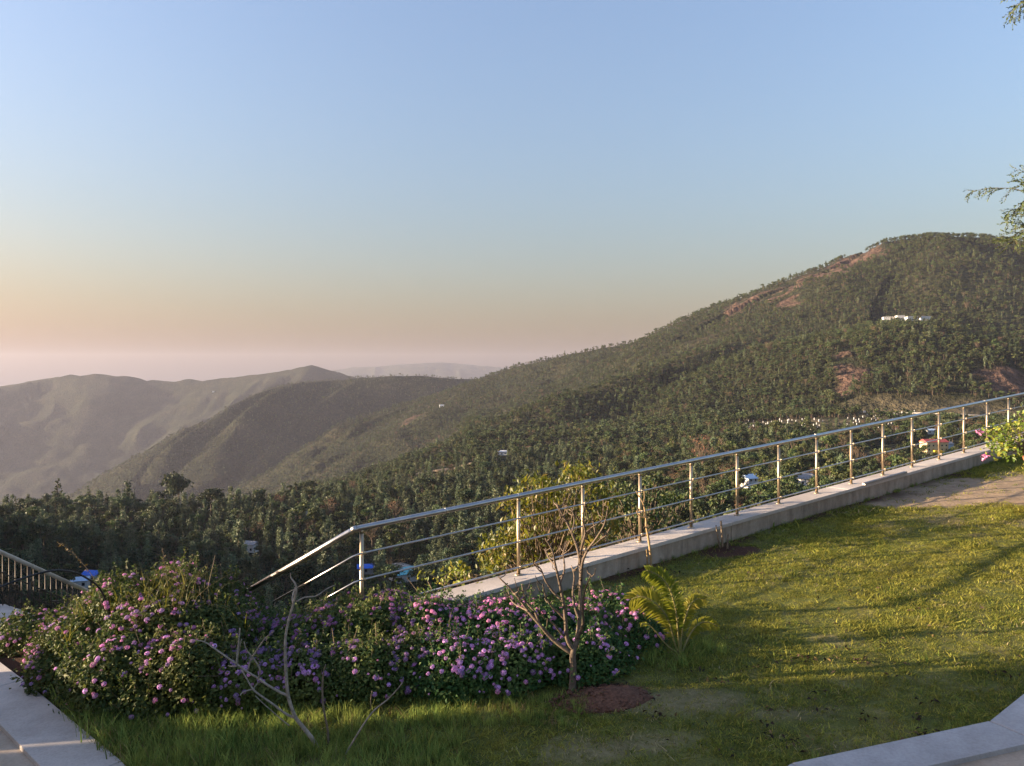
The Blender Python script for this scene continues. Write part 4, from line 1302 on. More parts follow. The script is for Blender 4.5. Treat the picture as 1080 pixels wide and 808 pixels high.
# ---- grass
def tuft(seed, n, h, spread, w, lean, mats):
    rg = np.random.default_rng(seed); L = ([], [])
    for k in range(n):
        b0 = np.array([rg.normal(0, spread), rg.normal(0, spread), -.004])
        blades(L, b0, h * rg.uniform(.5, 1.15), rg.normal(0, lean, 2), w * rg.uniform(.7, 1.3), rg)
    return np_mesh('tuft', np.array(L[0]), np.array(L[1]), mats)
def grassmat(name, dark, mid, yel, tr=.3):
    m, nt, out = mat(name)
    wp = worldpos(nt); g = N(nt, 'ShaderNodeNewGeometry'); oi = N(nt, 'ShaderNodeObjectInfo')
    c = ramp(nt, g.outputs['Random Per Island'], [(0.0, dark), (0.5, mid), (0.95, yel)])
    n_ = noise(nt, 1.1, 4, .6, wp)
    c = mixc(nt, ramp(nt, n_, [(0.46, (0, 0, 0)), (0.66, (.75, .75, .75))]), c, yel)
    mr = N(nt, 'ShaderNodeMapRange'); mr.inputs['To Min'].default_value = .6; mr.inputs['To Max'].default_value = 1.4
    nt.links.new(oi.outputs['Random'], mr.inputs['Value'])
    hs = N(nt, 'ShaderNodeHueSaturation'); nt.links.new(mr.outputs[0], hs.inputs['Value']); nt.links.new(c, hs.inputs['Color'])
    d = N(nt, 'ShaderNodeBsdfDiffuse'); t = N(nt, 'ShaderNodeBsdfTranslucent'); mx = N(nt, 'ShaderNodeMixShader'); mx.inputs[0].default_value = tr
    nt.links.new(hs.outputs[0], d.inputs[0]); nt.links.new(hs.outputs[0], t.inputs[0])
    nt.links.new(d.outputs[0], mx.inputs[1]); nt.links.new(t.outputs[0], mx.inputs[2]); nt.links.new(mx.outputs[0], out.inputs[0])
    return m
m_gr = grassmat('lawn_blades', (0.12, 0.165, 0.034), (0.19, 0.22, 0.045), (0.31, 0.285, 0.06), .4)
m_gd = grassmat('dry_lawn_blades', (0.17, 0.15, 0.06), (0.26, 0.22, 0.10), (0.36, 0.30, 0.16))
m_gt = grassmat('long_grass_blades', (0.10, 0.17, 0.04), (0.165, 0.24, 0.06), (0.29, 0.32, 0.075), .35)
SH = [tuft(500 + k, 12, .023, .022, .0042, .016, m_gr) for k in range(3)]
DR = [tuft(510 + k, 9, .019, .026, .004, .022, m_gd) for k in range(2)]
TL = [tuft(520 + k, 15, .17, .03, .0065, .055, m_gt) for k in range(3)] + [tuft(530, 8, .15, .03, .005, .07, m_dryg)]
rgg = np.random.default_rng(99)
nT = 175000
x = rgg.uniform(-4.6, 14.3, nT); y = rgg.uniform(4.3, 17.5, nT)
pxx, pyy = px_of(x, y, lawn_z(x, y))
q = (x - P0[0]) * KN[0] + (y - P0[1]) * KN[1]
def left_of_coping(x, y):
    a, b_ = outer[0], outer[2]
    return ((b_.x - a.x) * (y - a.y) - (b_.y - a.y) * (x - a.x)) > 0.02
def right_ok(x, y):
    r = np.ones(len(x), bool)
    for k in range(2, 9):
        a, b_ = outer[k], outer[k + 1]
        s_ = ((b_.x - a.x) * (y - a.y) - (b_.y - a.y) * (x - a.x))
        r &= (s_ > 0.005) | (x < a.x) | (x > b_.x)
    return r
keepg = lawn_ok(x, y) & (q < -.2) & (pxx > -60) & (pxx < 1450) & (pyy < 860) & left_of_coping(x, y) & right_ok(x, y)
sa, so, dr = garden_masks(x, y)
keepg &= rgg.random(nT) < (1 - .97 * np.maximum(sa, so)) * (1 - .25 * dr) * np.clip((13 / y) ** 1.2, .5, 1)
x, y, pxx, pyy, dr = x[keepg], y[keepg], pxx[keepg], pyy[keepg], dr[keepg]
vid = np.where(rgg.random(len(x)) < dr * .75 + .04, rgg.integers(3, 5, len(x)), rgg.integers(0, 3, len(x)))
sc = rgg.lognormal(0, .28, len(x)) * (0.45 + 1.15 * fbm(x * 1.7, y * 1.7, 3, 601)) * (1 + 1.1 * (rgg.random(len(x)) < .02)) * (1 + .5 * sstep(9, 15, y))
z = lawn_z(x, y) + bumpz(x, y)
print('lawn tufts', len(x))
scatter_object('lawn_grass', np.stack([x, y, z], 1), sc, rgg.uniform(0, 6.28, len(x)), vid, SH + DR, 'short patchy lawn grass', 'lawn_tufts')
# longer grass: in front of the bushes, at the paving, round the palm
pts = []
def add_long(n, pxr, pyr, s0, s1, dryp=.08, fn=None):
    px = rgg.uniform(*pxr, n); py = rgg.uniform(*pyr, n)
    for a, b_ in zip(px, py):
        if fn is not None and not fn(a, b_): continue
        g = ground(a, b_); pts.append((g.x, g.y, g.z + float(bumpz(np.array([g.x]), np.array([g.y]))[0]), rgg.uniform(s0, s1), 3 if rgg.random() < dryp else rgg.integers(0, 3)))
edge = lambda a: np.interp(a, [0, 24, 128, 200], [705, 722, 812, 870])
add_long(1500, (100, 490), (752, 870), .45, 1.0, .12, lambda a, b_: b_ < edge(a) - 2 or a > 150)
add_long(420, (60, 240), (735, 812), .7, 1.25, .12, lambda a, b_: b_ < edge(a) - 3)
add_long(170, (82, 150), (768, 835), .9, 1.5, .3, lambda a, b_: b_ < edge(a) - 4 and b_ > edge(a) - 34)
add_long(90, (20, 100), (708, 790), .8, 1.5, .2, lambda a, b_: edge(a) - 25 < b_ < edge(a) - 5)
add_long(260, (440, 620), (734, 765), .35, .75, .15)
add_long(320, (650, 770), (664, 712), .35, .8, .1, lambda a, b_: abs(a - 708) / 58 + abs(b_ - 688) / 24 < 1.05)
redge = lambda a: np.interp(a, [700, 835, 1044, 1125], [842, 813, 768, 702])
add_long(420, (700, 1100), (700, 830), .22, .5, .05, lambda a, b_: redge(a) - 16 < b_ < redge(a) - 1)
add_long(60, (950, 1100), (765, 812), .15, .35, .2, lambda a, b_: abs(b_ - np.interp(a, [1000, 1080], [809, 789])) < 4)
add_long(170, (640, 900), (560, 610), .2, .45, .3, lambda a, b_: b_ > 607 - .2814 * (a - 548) + 24 and b_ < 607 - .2814 * (a - 548) + 44)
pts = np.array(pts)
# fringe along the foot of the low wall
for k in range(420):
    t_ = rgg.uniform(-1, 13); w_ = -.205 - abs(rgg.normal(0, .03)); p_ = kerb_pt(t_, w_)
    pts = np.vstack([pts, (p_[0], p_[1], float(lawn_z(p_[0], p_[1])), rgg.uniform(.15, .5), 3 if rgg.random() < .3 else rgg.integers(0, 3))])
scatter_object('long_grass', pts[:, :3], pts[:, 3], rgg.uniform(0, 6.28, len(pts)), pts[:, 4].astype(int), TL, 'longer grass in front of the bushes and along the paving', 'long_tufts')

# soil heap round the tree, lumps of earth
mb = MB(); rg = np.random.default_rng(8)
m_soil = simple('red_soil', (0.08, 0.038, 0.024), (0.20, 0.10, 0.062), 40, .95, bmp=.8)
nn = 34; g0 = ground(638, 738)
gx = np.linspace(-.48, .48, nn) * .86; GXX, GYY = np.meshgrid(gx, gx * .62, indexing='ij')
hz_ = np.clip(1 - np.hypot(GXX / .40, GYY / .24), 0, 1); GZ = .10 * hz_ ** .8 + .035 * (fbm(GXX * 14 + 9, GYY * 14, 3, 8) - .5) * (hz_ > 0) - .03 * (hz_ <= 0.02)
xx = g0.x + GXX; yy = g0.y + GYY
V = np.stack([xx.ravel(), yy.ravel(), (lawn_z(xx, yy) + GZ + bumpz(xx, yy) - .004).ravel()], 1)
ii = np.arange(nn - 1)[:, None] * nn + np.arange(nn - 1)[None, :]
mb.add(V, np.stack([ii, ii + nn, ii + nn + 1, ii + 1], -1).reshape(-1, 4), 0, True)
for k in range(260):
    a = rg.uniform(0, 6.28); r = rg.uniform(0, 1) ** .6; x_ = g0.x + math.cos(a) * r * .48; y_ = g0.y + math.sin(a) * r * .28; s = rg.uniform(.004, .016)
    mb.box((x_, y_, lawn_z(x_, y_) + .09 * max(0, 1 - r) + s * .3), (s * 2, s * 1.6, s * 1.3), rg.uniform(0, 3), bevel=s * .4)
tag(mb.build('soil_heap', [m_soil]), 'heap of loose red soil at the foot of the leafless tree', None, None, 'stuff')
# fallen leaves on the lawn
C, Nn = [], []
for k in range(80):
    px = rg.uniform(640, 1078); py = rg.uniform(600, 800)
    if py > redge(px) - 8: continue
    g = ground(px, py); m_ = rg.integers(1, 6)
    for j in range(m_):
        x_ = g.x + rg.normal(0, .05); y_ = g.y + rg.normal(0, .03)
        C.append((x_, y_, lawn_z(x_, y_) + float(bumpz(np.array([x_]), np.array([y_]))[0]) + .03)); v = rg.normal(0, .5, 3) + (0, 0, 1); Nn.append(v / np.linalg.norm(v))
for (px, py) in ((688, 612), (672, 608), (700, 604), (838, 698), (866, 698), (908, 700), (826, 786), (976, 778), (756, 722)):
    g = ground(px, py)
    for j in range(14):
        x_ = g.x + rg.normal(0, .09); y_ = g.y + rg.normal(0, .035)
        C.append((x_, y_, lawn_z(x_, y_) + .035)); v = rg.normal(0, .6, 3) + (0, 0, 1); Nn.append(v / np.linalg.norm(v))
V, T = leaves(np.array(C), np.array(Nn), np.full(len(C), .019), rg, fold=.8, elong=2)
m_litter = leafmat('fallen_leaf', (0.018, 0.012, 0.008), (0.05, 0.03, 0.02), (0.2, 0.13, 0.06), .05, .8)
tag(link('leaf_litter', np_mesh('leaf_litter', V, T, m_litter)), 'scattered dark fallen leaves on the lawn', None, None, 'stuff')

# ---- leafless young tree
def crop3(x, y): return (440 + x / 2.607, 470 + y / 2.607)
def zc(ox, oy, s): return lambda x, y: (ox + x / s, oy + y / s)
def branch_mesh(paths, Y, mt, seed, jit=.12, twigs=0, F2=6):
    """paths: lists of (px, py, radius px); each gets its own drift in depth"""
    rg = np.random.default_rng(seed); mb = MB(); ends = []
    for path in paths:
        y0 = path[0][3] if len(path[0]) > 3 else 0
        dr_ = rg.normal(0, jit)
        pts_, rs = [], []
        L = len(path)
        for k, p in enumerate(path):
            yy = Y + y0 + dr_ * (k / max(1, L - 1)) + (rg.normal(0, .008) if k else 0)
            pts_.append(P(p[0], p[1], yy)); rs.append(p[2] / F * Y * .8)
        pp, r_ = smooth_path(pts_, rs, 4)
        mb.tube(pp, r_, 8)
        ends.append(pp[-1])
    return mb.mesh('branches', [mt]), ends
tb = ground(604, 728); YT = tb.y
tr = empty('leafless_tree', tb, 'young leafless tree with many upturned bare branches in front of the lilac bush', 'tree')
c = crop3
def seg(lst): return [(*c(x_, y_), r) for x_, y_, r in lst]
trunk = [(604, 729, 6.0), (604, 722, 5.0), (604.5, 705, 4.4), (604, 690, 4.2), (605, 684, 3.6)]
me_, _ = branch_mesh([trunk], YT, m_trunk, 1, 0); part('trunk', me_, tr)
BR = [
 [(428, 572, 3.2), (405, 558, 2.9), (370, 530, 2.6), (335, 490, 2.3), (305, 455, 2.0), (280, 420, 1.6), (255, 392, 1.2), (222, 360, .7)],
 [(335, 490, 1.9), (325, 460, 1.6), (300, 430, 1.3), (292, 405, 1.0), (288, 380, .8)],
 [(428, 560, 3.2), (412, 530, 2.8), (408, 480, 2.5), (402, 430, 2.3), (392, 380, 2.0), (380, 330, 1.6), (372, 290, 1.2), (352, 255, .8)],
 [(402, 430, 1.8), (372, 400, 1.5), (352, 370, 1.2), (340, 340, .9), (322, 322, .6)],
 [(392, 380, 1.5), (405, 340, 1.2), (402, 300, 1.0), (408, 268, .7)],
 [(380, 330, 1.2), (362, 310, 1.0), (350, 285, .7)],
 [(430, 565, 3.4), (440, 530, 3.0), (446, 480, 2.7), (448, 420, 2.5), (450, 370, 2.4), (448, 320, 2.2), (440, 280, 2.0), (425, 240, 1.6), (405, 200, 1.2), (383, 158, .8)],
 [(448, 320, 1.9), (452, 280, 1.6), (462, 240, 1.3), (455, 200, 1.1), (462, 160, .8)],
 [(450, 370, 2.0), (455, 320, 1.8), (470, 285, 1.5), (492, 255, 1.2), (515, 215, 1.0), (525, 168, .7)],
 [(470, 285, 1.1), (500, 262, .9), (532, 225, .6)],
 [(492, 255, 1.0), (485, 215, .8), (478, 185, .6)],
 [(425, 240, 1.1), (432, 205, .9), (425, 172, .6)],
 [(462, 240, .9), (480, 225, .8), (508, 202, .6), (512, 150, .5)],
 [(440, 530, 2.2), (456, 490, 1.9), (455, 440, 1.6), (462, 395, 1.2), (478, 355, .8)],
 [(408, 480, 1.8), (385, 455, 1.5), (368, 440, 1.2), (352, 410, 1.0), (345, 380, .8)],
 [(305, 455, 1.3), (285, 445, 1.1), (262, 430, .9), (250, 400, .6)],
 [(412, 530, 1.8), (395, 515, 1.5), (375, 490, 1.2), (358, 480, .9)],
 [(405, 200, .9), (392, 185, .7), (386, 165, .5)],
 [(446, 480, 1.9), (432, 440, 1.7), (428, 400, 1.4), (432, 360, 1.1), (424, 330, .8)],
]
rg = np.random.default_rng(23)
TW = []
for b_ in BR:                                   # short fine twigs on the outer half of each branch
    for q in range(len(b_) // 2, len(b_) - 1):
        for j in range(2):
            x_, y_, r_w = b_[q]; f_ = rg.random(); x_ += (b_[q + 1][0] - x_) * f_; y_ += (b_[q + 1][1] - y_) * f_
            sx = rg.choice([-1, 1]); L_ = rg.uniform(12, 34)
            TW.append([(x_, y_, .75), (x_ + sx * L_ * .5, y_ - L_ * .35, .6), (x_ + sx * L_ * rg.uniform(.55, .9), y_ - L_ * rg.uniform(.8, 1.2), .35)])
me_, _ = branch_mesh([seg(b_) for b_ in BR + TW], YT, m_trunk, 2, .22); part('branches', me_, tr)

# ---- grey dead branch standing in the grass
c = zc(190, 600, 4.04)
D1 = [
 [(590, 770, 5.2), (560, 720, 4.6), (520, 670, 4.2), (490, 630, 3.9), (465, 560, 3.6), (455, 500, 3.3), (450, 420, 3.0), (447, 340, 2.7), (452, 270, 2.6), (465, 210, 2.6), (482, 150, 2.5), (495, 90, 2.3), (488, 60, 1.8), (472, 38, 1.3), (470, 18, .8)],
 [(462, 540, 3.0), (430, 528, 2.8), (380, 500, 2.6), (330, 465, 2.4), (280, 435, 2.2), (240, 405, 2.1), (190, 370, 1.9), (140, 335, 1.7), (105, 312, 1.4), (60, 302, 1.0)],
 [(105, 312, 1.1), (108, 295, 1.2), (118, 278, .9)],
 [(240, 410, 2.0), (243, 370, 1.9), (250, 310, 1.7), (255, 252, 1.3)],
 [(262, 300, 1.2), (250, 350, 1.5), (244, 400, 1.8), (250, 420, 1.8)],
 [(335, 465, 2.0), (340, 430, 1.9), (322, 395, 1.7), (298, 365, 1.5), (280, 340, 1.2), (272, 310, .9)],
 [(290, 432, 1.9), (300, 390, 1.8), (325, 350, 1.6), (355, 305, 1.4), (378, 282, 1.1), (402, 265, .7)],
 [(488, 634, 2.8), (450, 618, 2.6), (400, 580, 2.4), (350, 545, 2.2), (312, 515, 2.0), (285, 470, 1.7), (262, 430, 1.3)],
 [(318, 512, 1.8), (290, 518, 1.6), (265, 528, 1.3), (255, 540, .9)],
 [(310, 515, 1.4), (320, 500, 1.2), (332, 486, .9)],
 [(495, 140, 1.6), (530, 122, 1.6), (580, 115, 1.4), (625, 85, 1.2), (662, 68, .8)],
 [(465, 668, 1.5), (430, 640, 1.3), (390, 605, 1.1), (350, 570, 1.0), (320, 540, .8)],
 [(240, 415, 1.4), (215, 415, 1.2), (205, 412, .8)],
 [(482, 150, 1.7), (478, 120, 1.6), (490, 80, 1.4)],
]
g0 = ground(336, 792)
dt = empty('dead_branch', g0, 'pale grey forked dead branch standing in the long grass', 'dead branch')
D1p = []
for b_ in D1:
    D1p.append([(*c(x_, y_), r * .62) for x_, y_, r in b_])
me_, _ = branch_mesh(D1p[:1], g0.y + .05, m_dead, 5, .05); part('main_stem', me_, dt)
me_, _ = branch_mesh(D1p[1:], g0.y + .06, m_dead, 6, .13); part('side_branches', me_, dt)
def twig(label, lst, gpx, rr=1.0, mt=None, name='dead_twig'):
    g = ground(*gpx)
    me_, _ = branch_mesh([[(a_, b2, r * rr) for a_, b2, r in lst]], g.y, mt or m_dead, 9, .04)
    r_ = link(name, me_); tag(r_, label, 'twig'); return r_
T2 = [(*c(x_, y_), r) for x_, y_, r in [(632, 745, 1.5), (628, 680, 1.4), (612, 600, 1.4), (606, 520, 1.3), (610, 450, 1.1), (620, 408, .8)]]
twig('thin upright dead twig in the grass right of the dead branch', T2, (346, 786), 1.0, m_twig)
T3 = [(*c(x_, y_), r) for x_, y_, r in [(705, 790, 1.3), (740, 730, 1.2), (790, 650, 1.1), (830, 600, 1.0), (880, 560, .9), (920, 520, .8), (948, 485, .6)]]
twig('thin curved dead twig leaning right at the grass edge', T3, (364, 797), 1.0)
T4 = [(*c(x_, y_), r) for x_, y_, r in [(815, 600, 1.0), (812, 560, .8), (818, 520, .6)]]
twig('short thin twig stub low in front of the lilac bush', T4, (392, 752), 1.0, m_twig)

# ---- young palm
pb_ = ground(718, 690); YP = pb_.y
pr = empty('young_palm', pb_, 'small yellow green palm seedling on the lawn', 'palm')
m_palm = leafmat('palm_leaflets', (0.22, 0.28, 0.035), (0.33, 0.36, 0.05), (0.44, 0.42, 0.08), .5, .5)
m_stem = simple('palm_stem', (0.16, 0.14, 0.04), (0.26, 0.21, 0.08), 20, .6)
c = zc(660, 580, 5.77)
FR = [([(325, 625), (320, 540), (312, 440), (298, 340), (262, 230), (205, 160), (128, 125)], .25, 90, 0.0, 1.0),
      ([(315, 620), (290, 540), (265, 440), (225, 370), (160, 310), (95, 285), (35, 300)], .2, 105, 0.06, 1.0),
      ([(335, 620), (335, 560), (345, 480), (370, 390), (395, 330), (430, 300), (480, 300)], .3, 62, 0.25, .8),
      ([(345, 625), (365, 570), (400, 500), (445, 450), (500, 440), (560, 465)], .3, 55, .3, .7),
      ([(300, 620), (240, 570), (185, 500), (140, 455), (95, 450)], .75, 20, -.1, .3),
      ([(330, 620), (325, 560), (318, 480), (322, 400), (335, 330)], .35, 40, .1, .8)]
rg = np.random.default_rng(15)
for path, st0, LL, dY, den in FR:
    pts_ = [P(*c(x_, y_), YP + dY * k / len(path)) for k, (x_, y_) in enumerate(path)]
    rs = [.010 * (1 - .75 * k / len(path)) for k in range(len(path))]
    pp, r_ = smooth_path(pts_, rs, 8)
    mb = MB(); mb.tube(pp, r_, 6)
    n = len(pp); V, Fq = [], []
    for k in range(int(n * st0), n):
        for rep in range(3):
            f = (k - n * st0) / (n - n * st0)
            if rg.random() > den + .1: continue
            t = pp[min(k + 1, n - 1)] - pp[max(k - 1, 0)]; t /= np.linalg.norm(t)
            L = LL / 5.77 / F * YP * (math.sin(math.pi * (0.15 + .75 * f)) * .9 + .15) * rg.uniform(.8, 1.15)
            for sgn in (-1, 1):
                side = np.cross(t, (0, -1, .25)); side /= np.linalg.norm(side)
                dirv = side * sgn * .85 + t * .75 + (0, rg.normal(0, .22), -.12 + rg.normal(0, .08)); dirv /= np.linalg.norm(dirv)
                p0 = np.array(pp[k]) + t * rg.uniform(-.01, .01); wv = np.cross(dirv, (0, 1, .3)); wv /= np.linalg.norm(wv); wv *= .0095
                b0 = len(V); mid = p0 + dirv * L * .5 + (0, 0, -.0 * L); tip = p0 + dirv * L + (0, 0, -.22 * L)
                V += [p0, mid - wv, tip, mid + wv]; Fq.append((b0, b0 + 1, b0 + 2, b0 + 3))
    mb.add(np.array(V), np.array(Fq), 1)
    part('frond', mb.mesh('frond', [m_stem, m_palm]), pr)

# ---- leafy tree growing below the wall
def leafy(label, name, spec, seed, nleaf, lsize, mt, Yc, yspread, trunk_px, cat='tree', droop=1.6, trunk_m=None):
    """foliage in clusters at given pixels, at real depth Yc +- yspread"""
    rg = np.random.default_rng(seed)
    cl = []
    for (px, py, rp, wgt) in spec:
        for j in range(int(wgt)):
            a = rg.uniform(0, 6.28); rr_ = math.sqrt(rg.random()) * rp
            Yy = Yc + rg.normal(0, yspread)
            cl.append(np.array(P(px + math.cos(a) * rr_, py + math.sin(a) * rr_ * .8, Yy)))
    cl = np.array(cl)
    tbx = P(trunk_px[0], trunk_px[1], Yc)
    zt = float(max(terrain(np.array([tbx.x]), np.array([tbx.y]))[0], -12))
    base = Vector((tbx.x, tbx.y, zt))
    root = empty(name, base, label, cat)
    hub = np.array([tbx.x, tbx.y, tbx.z])
    mb = MB(); mb.tube([np.array(base) - (0, 0, .3), (np.array(base) + hub) / 2 + (.05, 0, 0), hub], [.06, .05, .035], 8)
    part('trunk', mb.mesh('trunk', [trunk_m or m_trunk]), root)
    mb = MB()
    C, Nn = [], []
    for q_ in cl:
        mI = hub + (q_ - hub) * .5 + rg.normal(0, .06, 3) + (0, 0, .05)
        pp, r_ = smooth_path([hub, mI, q_], [.018, .009, .003], 3); 
        if rg.random() < .55: mb.tube(pp, r_, 5, cap=False)
        else: mb.tube([mI, q_], [.006, .002], 4, cap=False)
        for j in range(nleaf):
            C.append(q_ + rg.normal(0, 1, 3) * (.09, .09, .06)); v = rg.normal(0, .6, 3) + (-.2, -.5, .5); Nn.append(v / np.linalg.norm(v))
    part('branches', mb.mesh('branches', [m_twig]), root)
    V, T = leaves(np.array(C), np.array(Nn), np.full(len(C), lsize), rg, .3, 2.0, droop)
    part('foliage', np_mesh('foliage', V, T, mt), root)
    return root
m_bigleaf = leafmat('large_leaves', (0.09, 0.14, 0.02), (0.17, 0.21, 0.03), (0.36, 0.30, 0.045), .4, .45, spec=.4)
m_bigdark = leafmat('large_dark_leaves', (0.03, 0.055, 0.015), (0.06, 0.09, 0.02), (0.12, 0.13, 0.03), .25, .5, spec=.3)
leafy('yellow green large leaved tree rising behind the railing beside the leafless tree', 'leafy_tree',
      [(566, 512, 12, 12), (548, 528, 14, 12), (590, 525, 18, 16), (612, 502, 14, 10), (625, 530, 20, 16), (560, 550, 22, 22), (600, 555, 25, 26), (540, 572, 20, 18), (575, 585, 22, 16), (523, 575, 12, 9), (512, 590, 9, 6), (640, 545, 20, 12), (620, 575, 16, 9), (485, 605, 10, 5), (530, 596, 14, 8), (606, 497, 8, 6)],
      31, 17, .043, m_bigleaf, 11.2, .35, (575, 640))
leafy('darker leafy tree behind the railing right of the yellow green one', 'leafy_tree',
      [(660, 530, 16, 12), (680, 545, 20, 14), (660, 560, 20, 12), (700, 530, 14, 7), (690, 515, 12, 5), (718, 522, 10, 5), (645, 515, 10, 5), (700, 555, 12, 5)],
      32, 10, .04, m_bigdark, 12.0, .3, (675, 610))
leafy('low orange tinted shrub behind the far end of the low wall', 'shrub',
      [(470, 612, 9, 6), (485, 606, 7, 4), (452, 610, 5, 2)], 33, 9, .026, m_bigleaf, 9.3, .12, (478, 650), cat='shrub')

# ---- thin sapling leaning on the wall
c = zc(480, 480, 4.5)
sb_ = ground(687, 602)
SP = [[(930, 540, 1.6), (928, 480, 1.6), (918, 400, 1.6), (908, 340, 1.5), (905, 290, 1.2), (893, 230, 1.0), (875, 200, .8), (858, 170, .5)],
      [(905, 295, 1.0), (885, 292, .9), (868, 280, .8), (860, 264, .5)],
      [(912, 520, 1.1), (912, 480, 1.0), (908, 448, .7)],
      [(893, 230, .6), (898, 200, .5), (896, 170, .4)]]
me_, _ = branch_mesh([[(*c(x_, y_), r) for x_, y_, r in b_] for b_ in SP], sb_.y, simple('sapling_bark', (.26, .17, .08), (.42, .29, .15), 30, .8), 12, .05)
tag(link('sapling', me_), 'thin bare sapling leaning against the railing behind the palm', 'sapling')
# cut stakes
c = zc(680, 450, 5.39); sg = ground(766, 580)
for pts_, lab in (([(430, 690, 1.5), (418, 640, 1.4), (405, 560, 1.0)], 'leftmost of the three cut stems by the low wall'), ([(442, 690, 2.0), (440, 620, 1.9), (433, 535, 1.5)], 'tallest of the three cut stems by the low wall'),
                 ([(470, 698, 1.6), (472, 650, 1.5), (474, 610, 1.2)], 'short right one of the three cut stems by the low wall')):
    me_, _ = branch_mesh([[(*c(x_, y_), r * .8) for x_, y_, r in pts_]], sg.y, m_twig, 13, .02); tag(link('cut_stem', me_), lab, 'cut stem', 'cut stems by the low wall')

# ---- potted shrub at the right edge
pg_ = ground(1102, 540); YP2 = pg_.y
m_terra = simple('terracotta', (0.30, 0.095, 0.045), (0.46, 0.17, 0.085), 6, .8, bmp=.2)
pot = empty('planter', pg_, 'tall terracotta planter cut by the right photo edge', 'planter')
def lathe(prof, c0, n=24, sq=0):
    V, Fq = [], []
    for r, z in prof:
        for k in range(n):
            a = 2 * math.pi * k / n; V.append((c0[0] + r * math.cos(a), c0[1] + r * math.sin(a), c0[2] + z))
    for j in range(len(prof) - 1):
        for k in range(n): k2 = (k + 1) % n; Fq.append((j * n + k, j * n + k2, (j + 1) * n + k2, (j + 1) * n + k))
    return np.array(V), np.array(Fq)
hpx = lambda a: a / F * YP2
mb = MB(); V, Fq = lathe([(hpx(9), 0), (hpx(15), 0), (hpx(16), hpx(3)), (hpx(13), hpx(5)), (hpx(10.5), hpx(9)), (hpx(10), hpx(22)), (hpx(11.5), hpx(24)), (hpx(11.5), hpx(27)), (hpx(10), hpx(29)), (hpx(12), hpx(44)), (hpx(14.5), hpx(50))], pg_); mb.add(V, Fq, 0, True)
part('pedestal', mb.mesh('pedestal', [m_terra]), pot)
mb = MB(); V, Fq = lathe([(hpx(14.5), hpx(50.2)), (hpx(19), hpx(54)), (hpx(20), hpx(58)), (hpx(18), hpx(58)), (hpx(16), hpx(55)), (0.001, hpx(55))], pg_); mb.add(V, Fq, 0, True)
part('bowl', mb.mesh('bowl', [m_terra]), pot)
rg = np.random.default_rng(61)
sh = empty('potted_shrub', pg_ + Vector((0, 0, hpx(55))), 'leafy green shrub with yellowing leaves growing in the terracotta planter', 'shrub')
spec = [(1062, 465, 14, 14), (1050, 458, 9, 8), (1075, 455, 14, 12), (1095, 460, 18, 14), (1110, 470, 14, 8), (1058, 478, 10, 6), (1085, 445, 14, 8), (1045, 470, 7, 4), (1100, 440, 12, 6)]
C, Nn = [], []; mb = MB(); hub = np.array(P(1102, 485, YP2))
for px, py, rp, w in spec:
    for j in range(w):
        a = rg.uniform(0, 6.28); r = math.sqrt(rg.random()) * rp; q_ = np.array(P(px + math.cos(a) * r, py + math.sin(a) * r, YP2 + rg.normal(0, .22)))
        mb.tube([hub, (hub + q_) / 2 + (0, 0, .05), q_], [.01, .007, .002], 4, cap=False)
        for k in range(11): C.append(q_ + rg.normal(0, .06, 3)); v = rg.normal(0, .6, 3) + (-.3, -.4, .6); Nn.append(v / np.linalg.norm(v))
part('stems', mb.mesh('stems', [m_twig]), sh)
V, T = leaves(np.array(C), np.array(Nn), np.full(len(C), .036), rg, .3, 1.7, .8); part('foliage', np_mesh('foliage', V, T, m_bigleaf), sh)
C = []; mb = MB()
for px, py, n_ in ((1038, 482, 9), (1034, 456, 7)):
    q_ = np.array(P(px, py, YP2 - .05)); mb.tube([hub + (0, 0, .05), (hub + q_) / 2 + (0, 0, .08), q_], [.006, .004, .002], 4, cap=False)
    for k in range(n_ * 3): C.append(q_ + rg.normal(0, .025, 3))
V, Fq = cards(np.array(C), .02, rg); mb.add(V, Fq, 1); part('blossom', mb.mesh('blossom', [m_twig, m_pink]), sh)

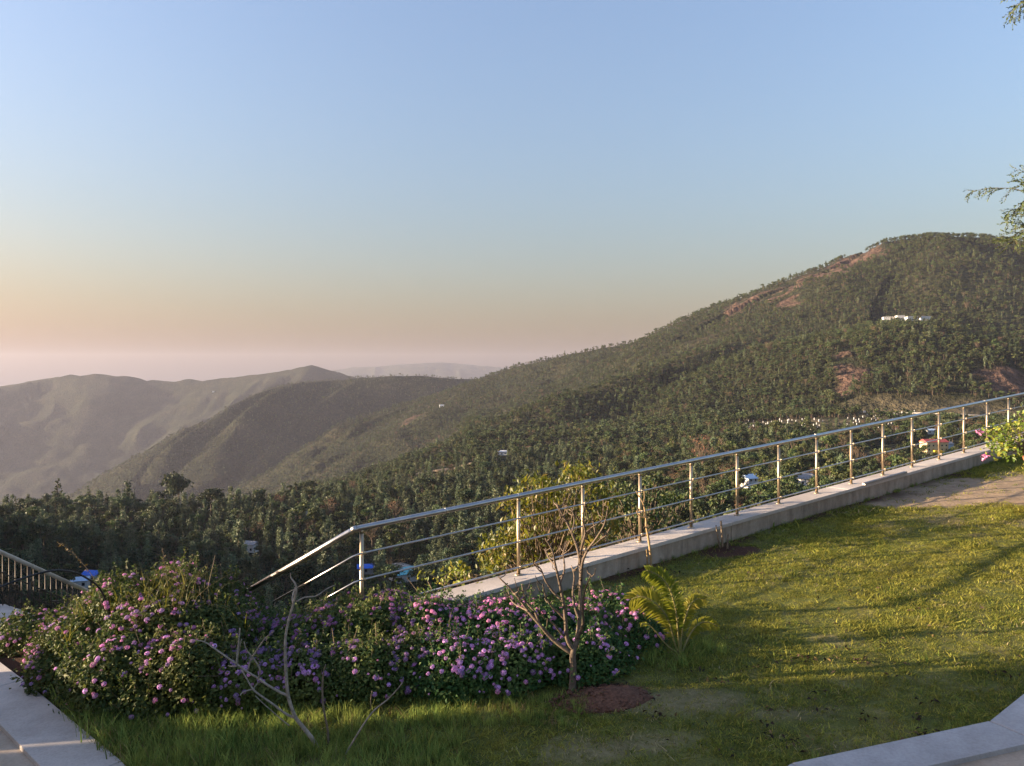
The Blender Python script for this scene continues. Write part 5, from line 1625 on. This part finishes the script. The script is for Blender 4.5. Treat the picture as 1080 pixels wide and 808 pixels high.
# ---- cypress at the right edge: trunk outside the frame, branch tips reach in
m_cyp = leafmat('cypress_sprays', (0.03, 0.05, 0.02), (0.05, 0.08, 0.03), (0.09, 0.12, 0.04), .15, .6)
YC = 9.0
tc = P(1290, 404, YC); tz = lawn_z(tc.x, tc.y)
cy = empty('cypress_tree', (tc.x, tc.y, tz), 'cypress whose branch tips reach in at the upper right edge', 'tree')
mb = MB(); mb.tube([(tc.x, tc.y, tz - .2), (tc.x + .1, tc.y, 2.0), (tc.x, tc.y, 7.5)], [.16, .13, .03], 10); part('trunk', mb.mesh('trunk', [m_bark]), cy)
rg = np.random.default_rng(71)
mbB = MB(); V, Fq = [], []
def spray(p, d, L, depth=0):
    """feathery branch tip"""
    n = max(4, int(L / .02)); d = np.array(d) / np.linalg.norm(d); pts_ = [np.array(p)]
    for k in range(n):
        d = d + rg.normal(0, .07, 3) + (0, 0, -.015); d /= np.linalg.norm(d); pts_.append(pts_[-1] + d * L / n)
    mbB.tube(pts_, [max(.0012, .004 * L / .5 * (1 - k / (n + 1))) for k in range(n + 1)], 4, cap=False)
    for k in range(1, n + 1):
        f = k / n
        for s in (-1, 1):
            side = np.cross(d, rg.normal(size=3)); side /= np.linalg.norm(side) + 1e-9
            dd = d * .8 + side * .7; dd /= np.linalg.norm(dd)
            if depth == 0 and k % 3 == 0 and f > .15: spray(pts_[k], dd, L * .32 * (1.1 - f * .6), 1)
            l = .036 * rg.uniform(.6, 1.3); w = np.cross(dd, side); w = w / (np.linalg.norm(w) + 1e-9) * .007
            b0 = len(V); V.extend([pts_[k], pts_[k] + dd * l * .5 - w, pts_[k] + dd * l, pts_[k] + dd * l * .5 + w]); Fq.append((b0, b0 + 1, b0 + 2, b0 + 3))
for (ax, ay, tx, ty_, dy) in ((1290, 250, 1058, 214, 0), (1290, 300, 1060, 236, .2), (1290, 230, 1066, 178, -.1), (1290, 215, 1042, 202, .1), (1290, 240, 1062, 224, .05), (1290, 0, 1058, -22, 0), (1290, -10, 1066, -16, .2),
                              (1290, 150, 1110, 120, 0), (1290, 350, 1120, 310, 0.2), (1290, 110, 1120, 60, .3), (1290, -60, 1100, -80, 0), (1290, 400, 1130, 360, 0)):
    a_ = np.array(P(ax, ay, YC)); b_ = np.array(P(tx, ty_, YC + dy)); mI = a_ + (b_ - a_) * .6 + (0, 0, .06)
    mbB.tube([a_, mI], [.03, .010], 6, cap=False)
    v = b_ - mI; L = np.linalg.norm(v)
    spray(mI, v, L * 1.0)
    for s in range(5):
        f = rg.uniform(.1, .75); spray(mI + v * f * .9, v / L + rg.normal(0, .38, 3), L * rg.uniform(.3, .55))
# the rest of the crown, all outside the frame
for k in range(70):
    a = rg.uniform(-1.9, 1.9); z_ = rg.uniform(-.5, 6.8); L = (7.6 - z_) * .16 * rg.uniform(.7, 1.1)
    p_ = np.array([tc.x, tc.y, z_]); spray(p_ + np.array([math.cos(a), math.sin(a), .1]) * L * .4, (math.cos(a), math.sin(a), .15), L * .7)
part('branches', mbB.mesh('branches', [m_twig]), cy)
part('foliage', np_mesh('foliage', np.array(V), np.array(Fq), m_cyp), cy)
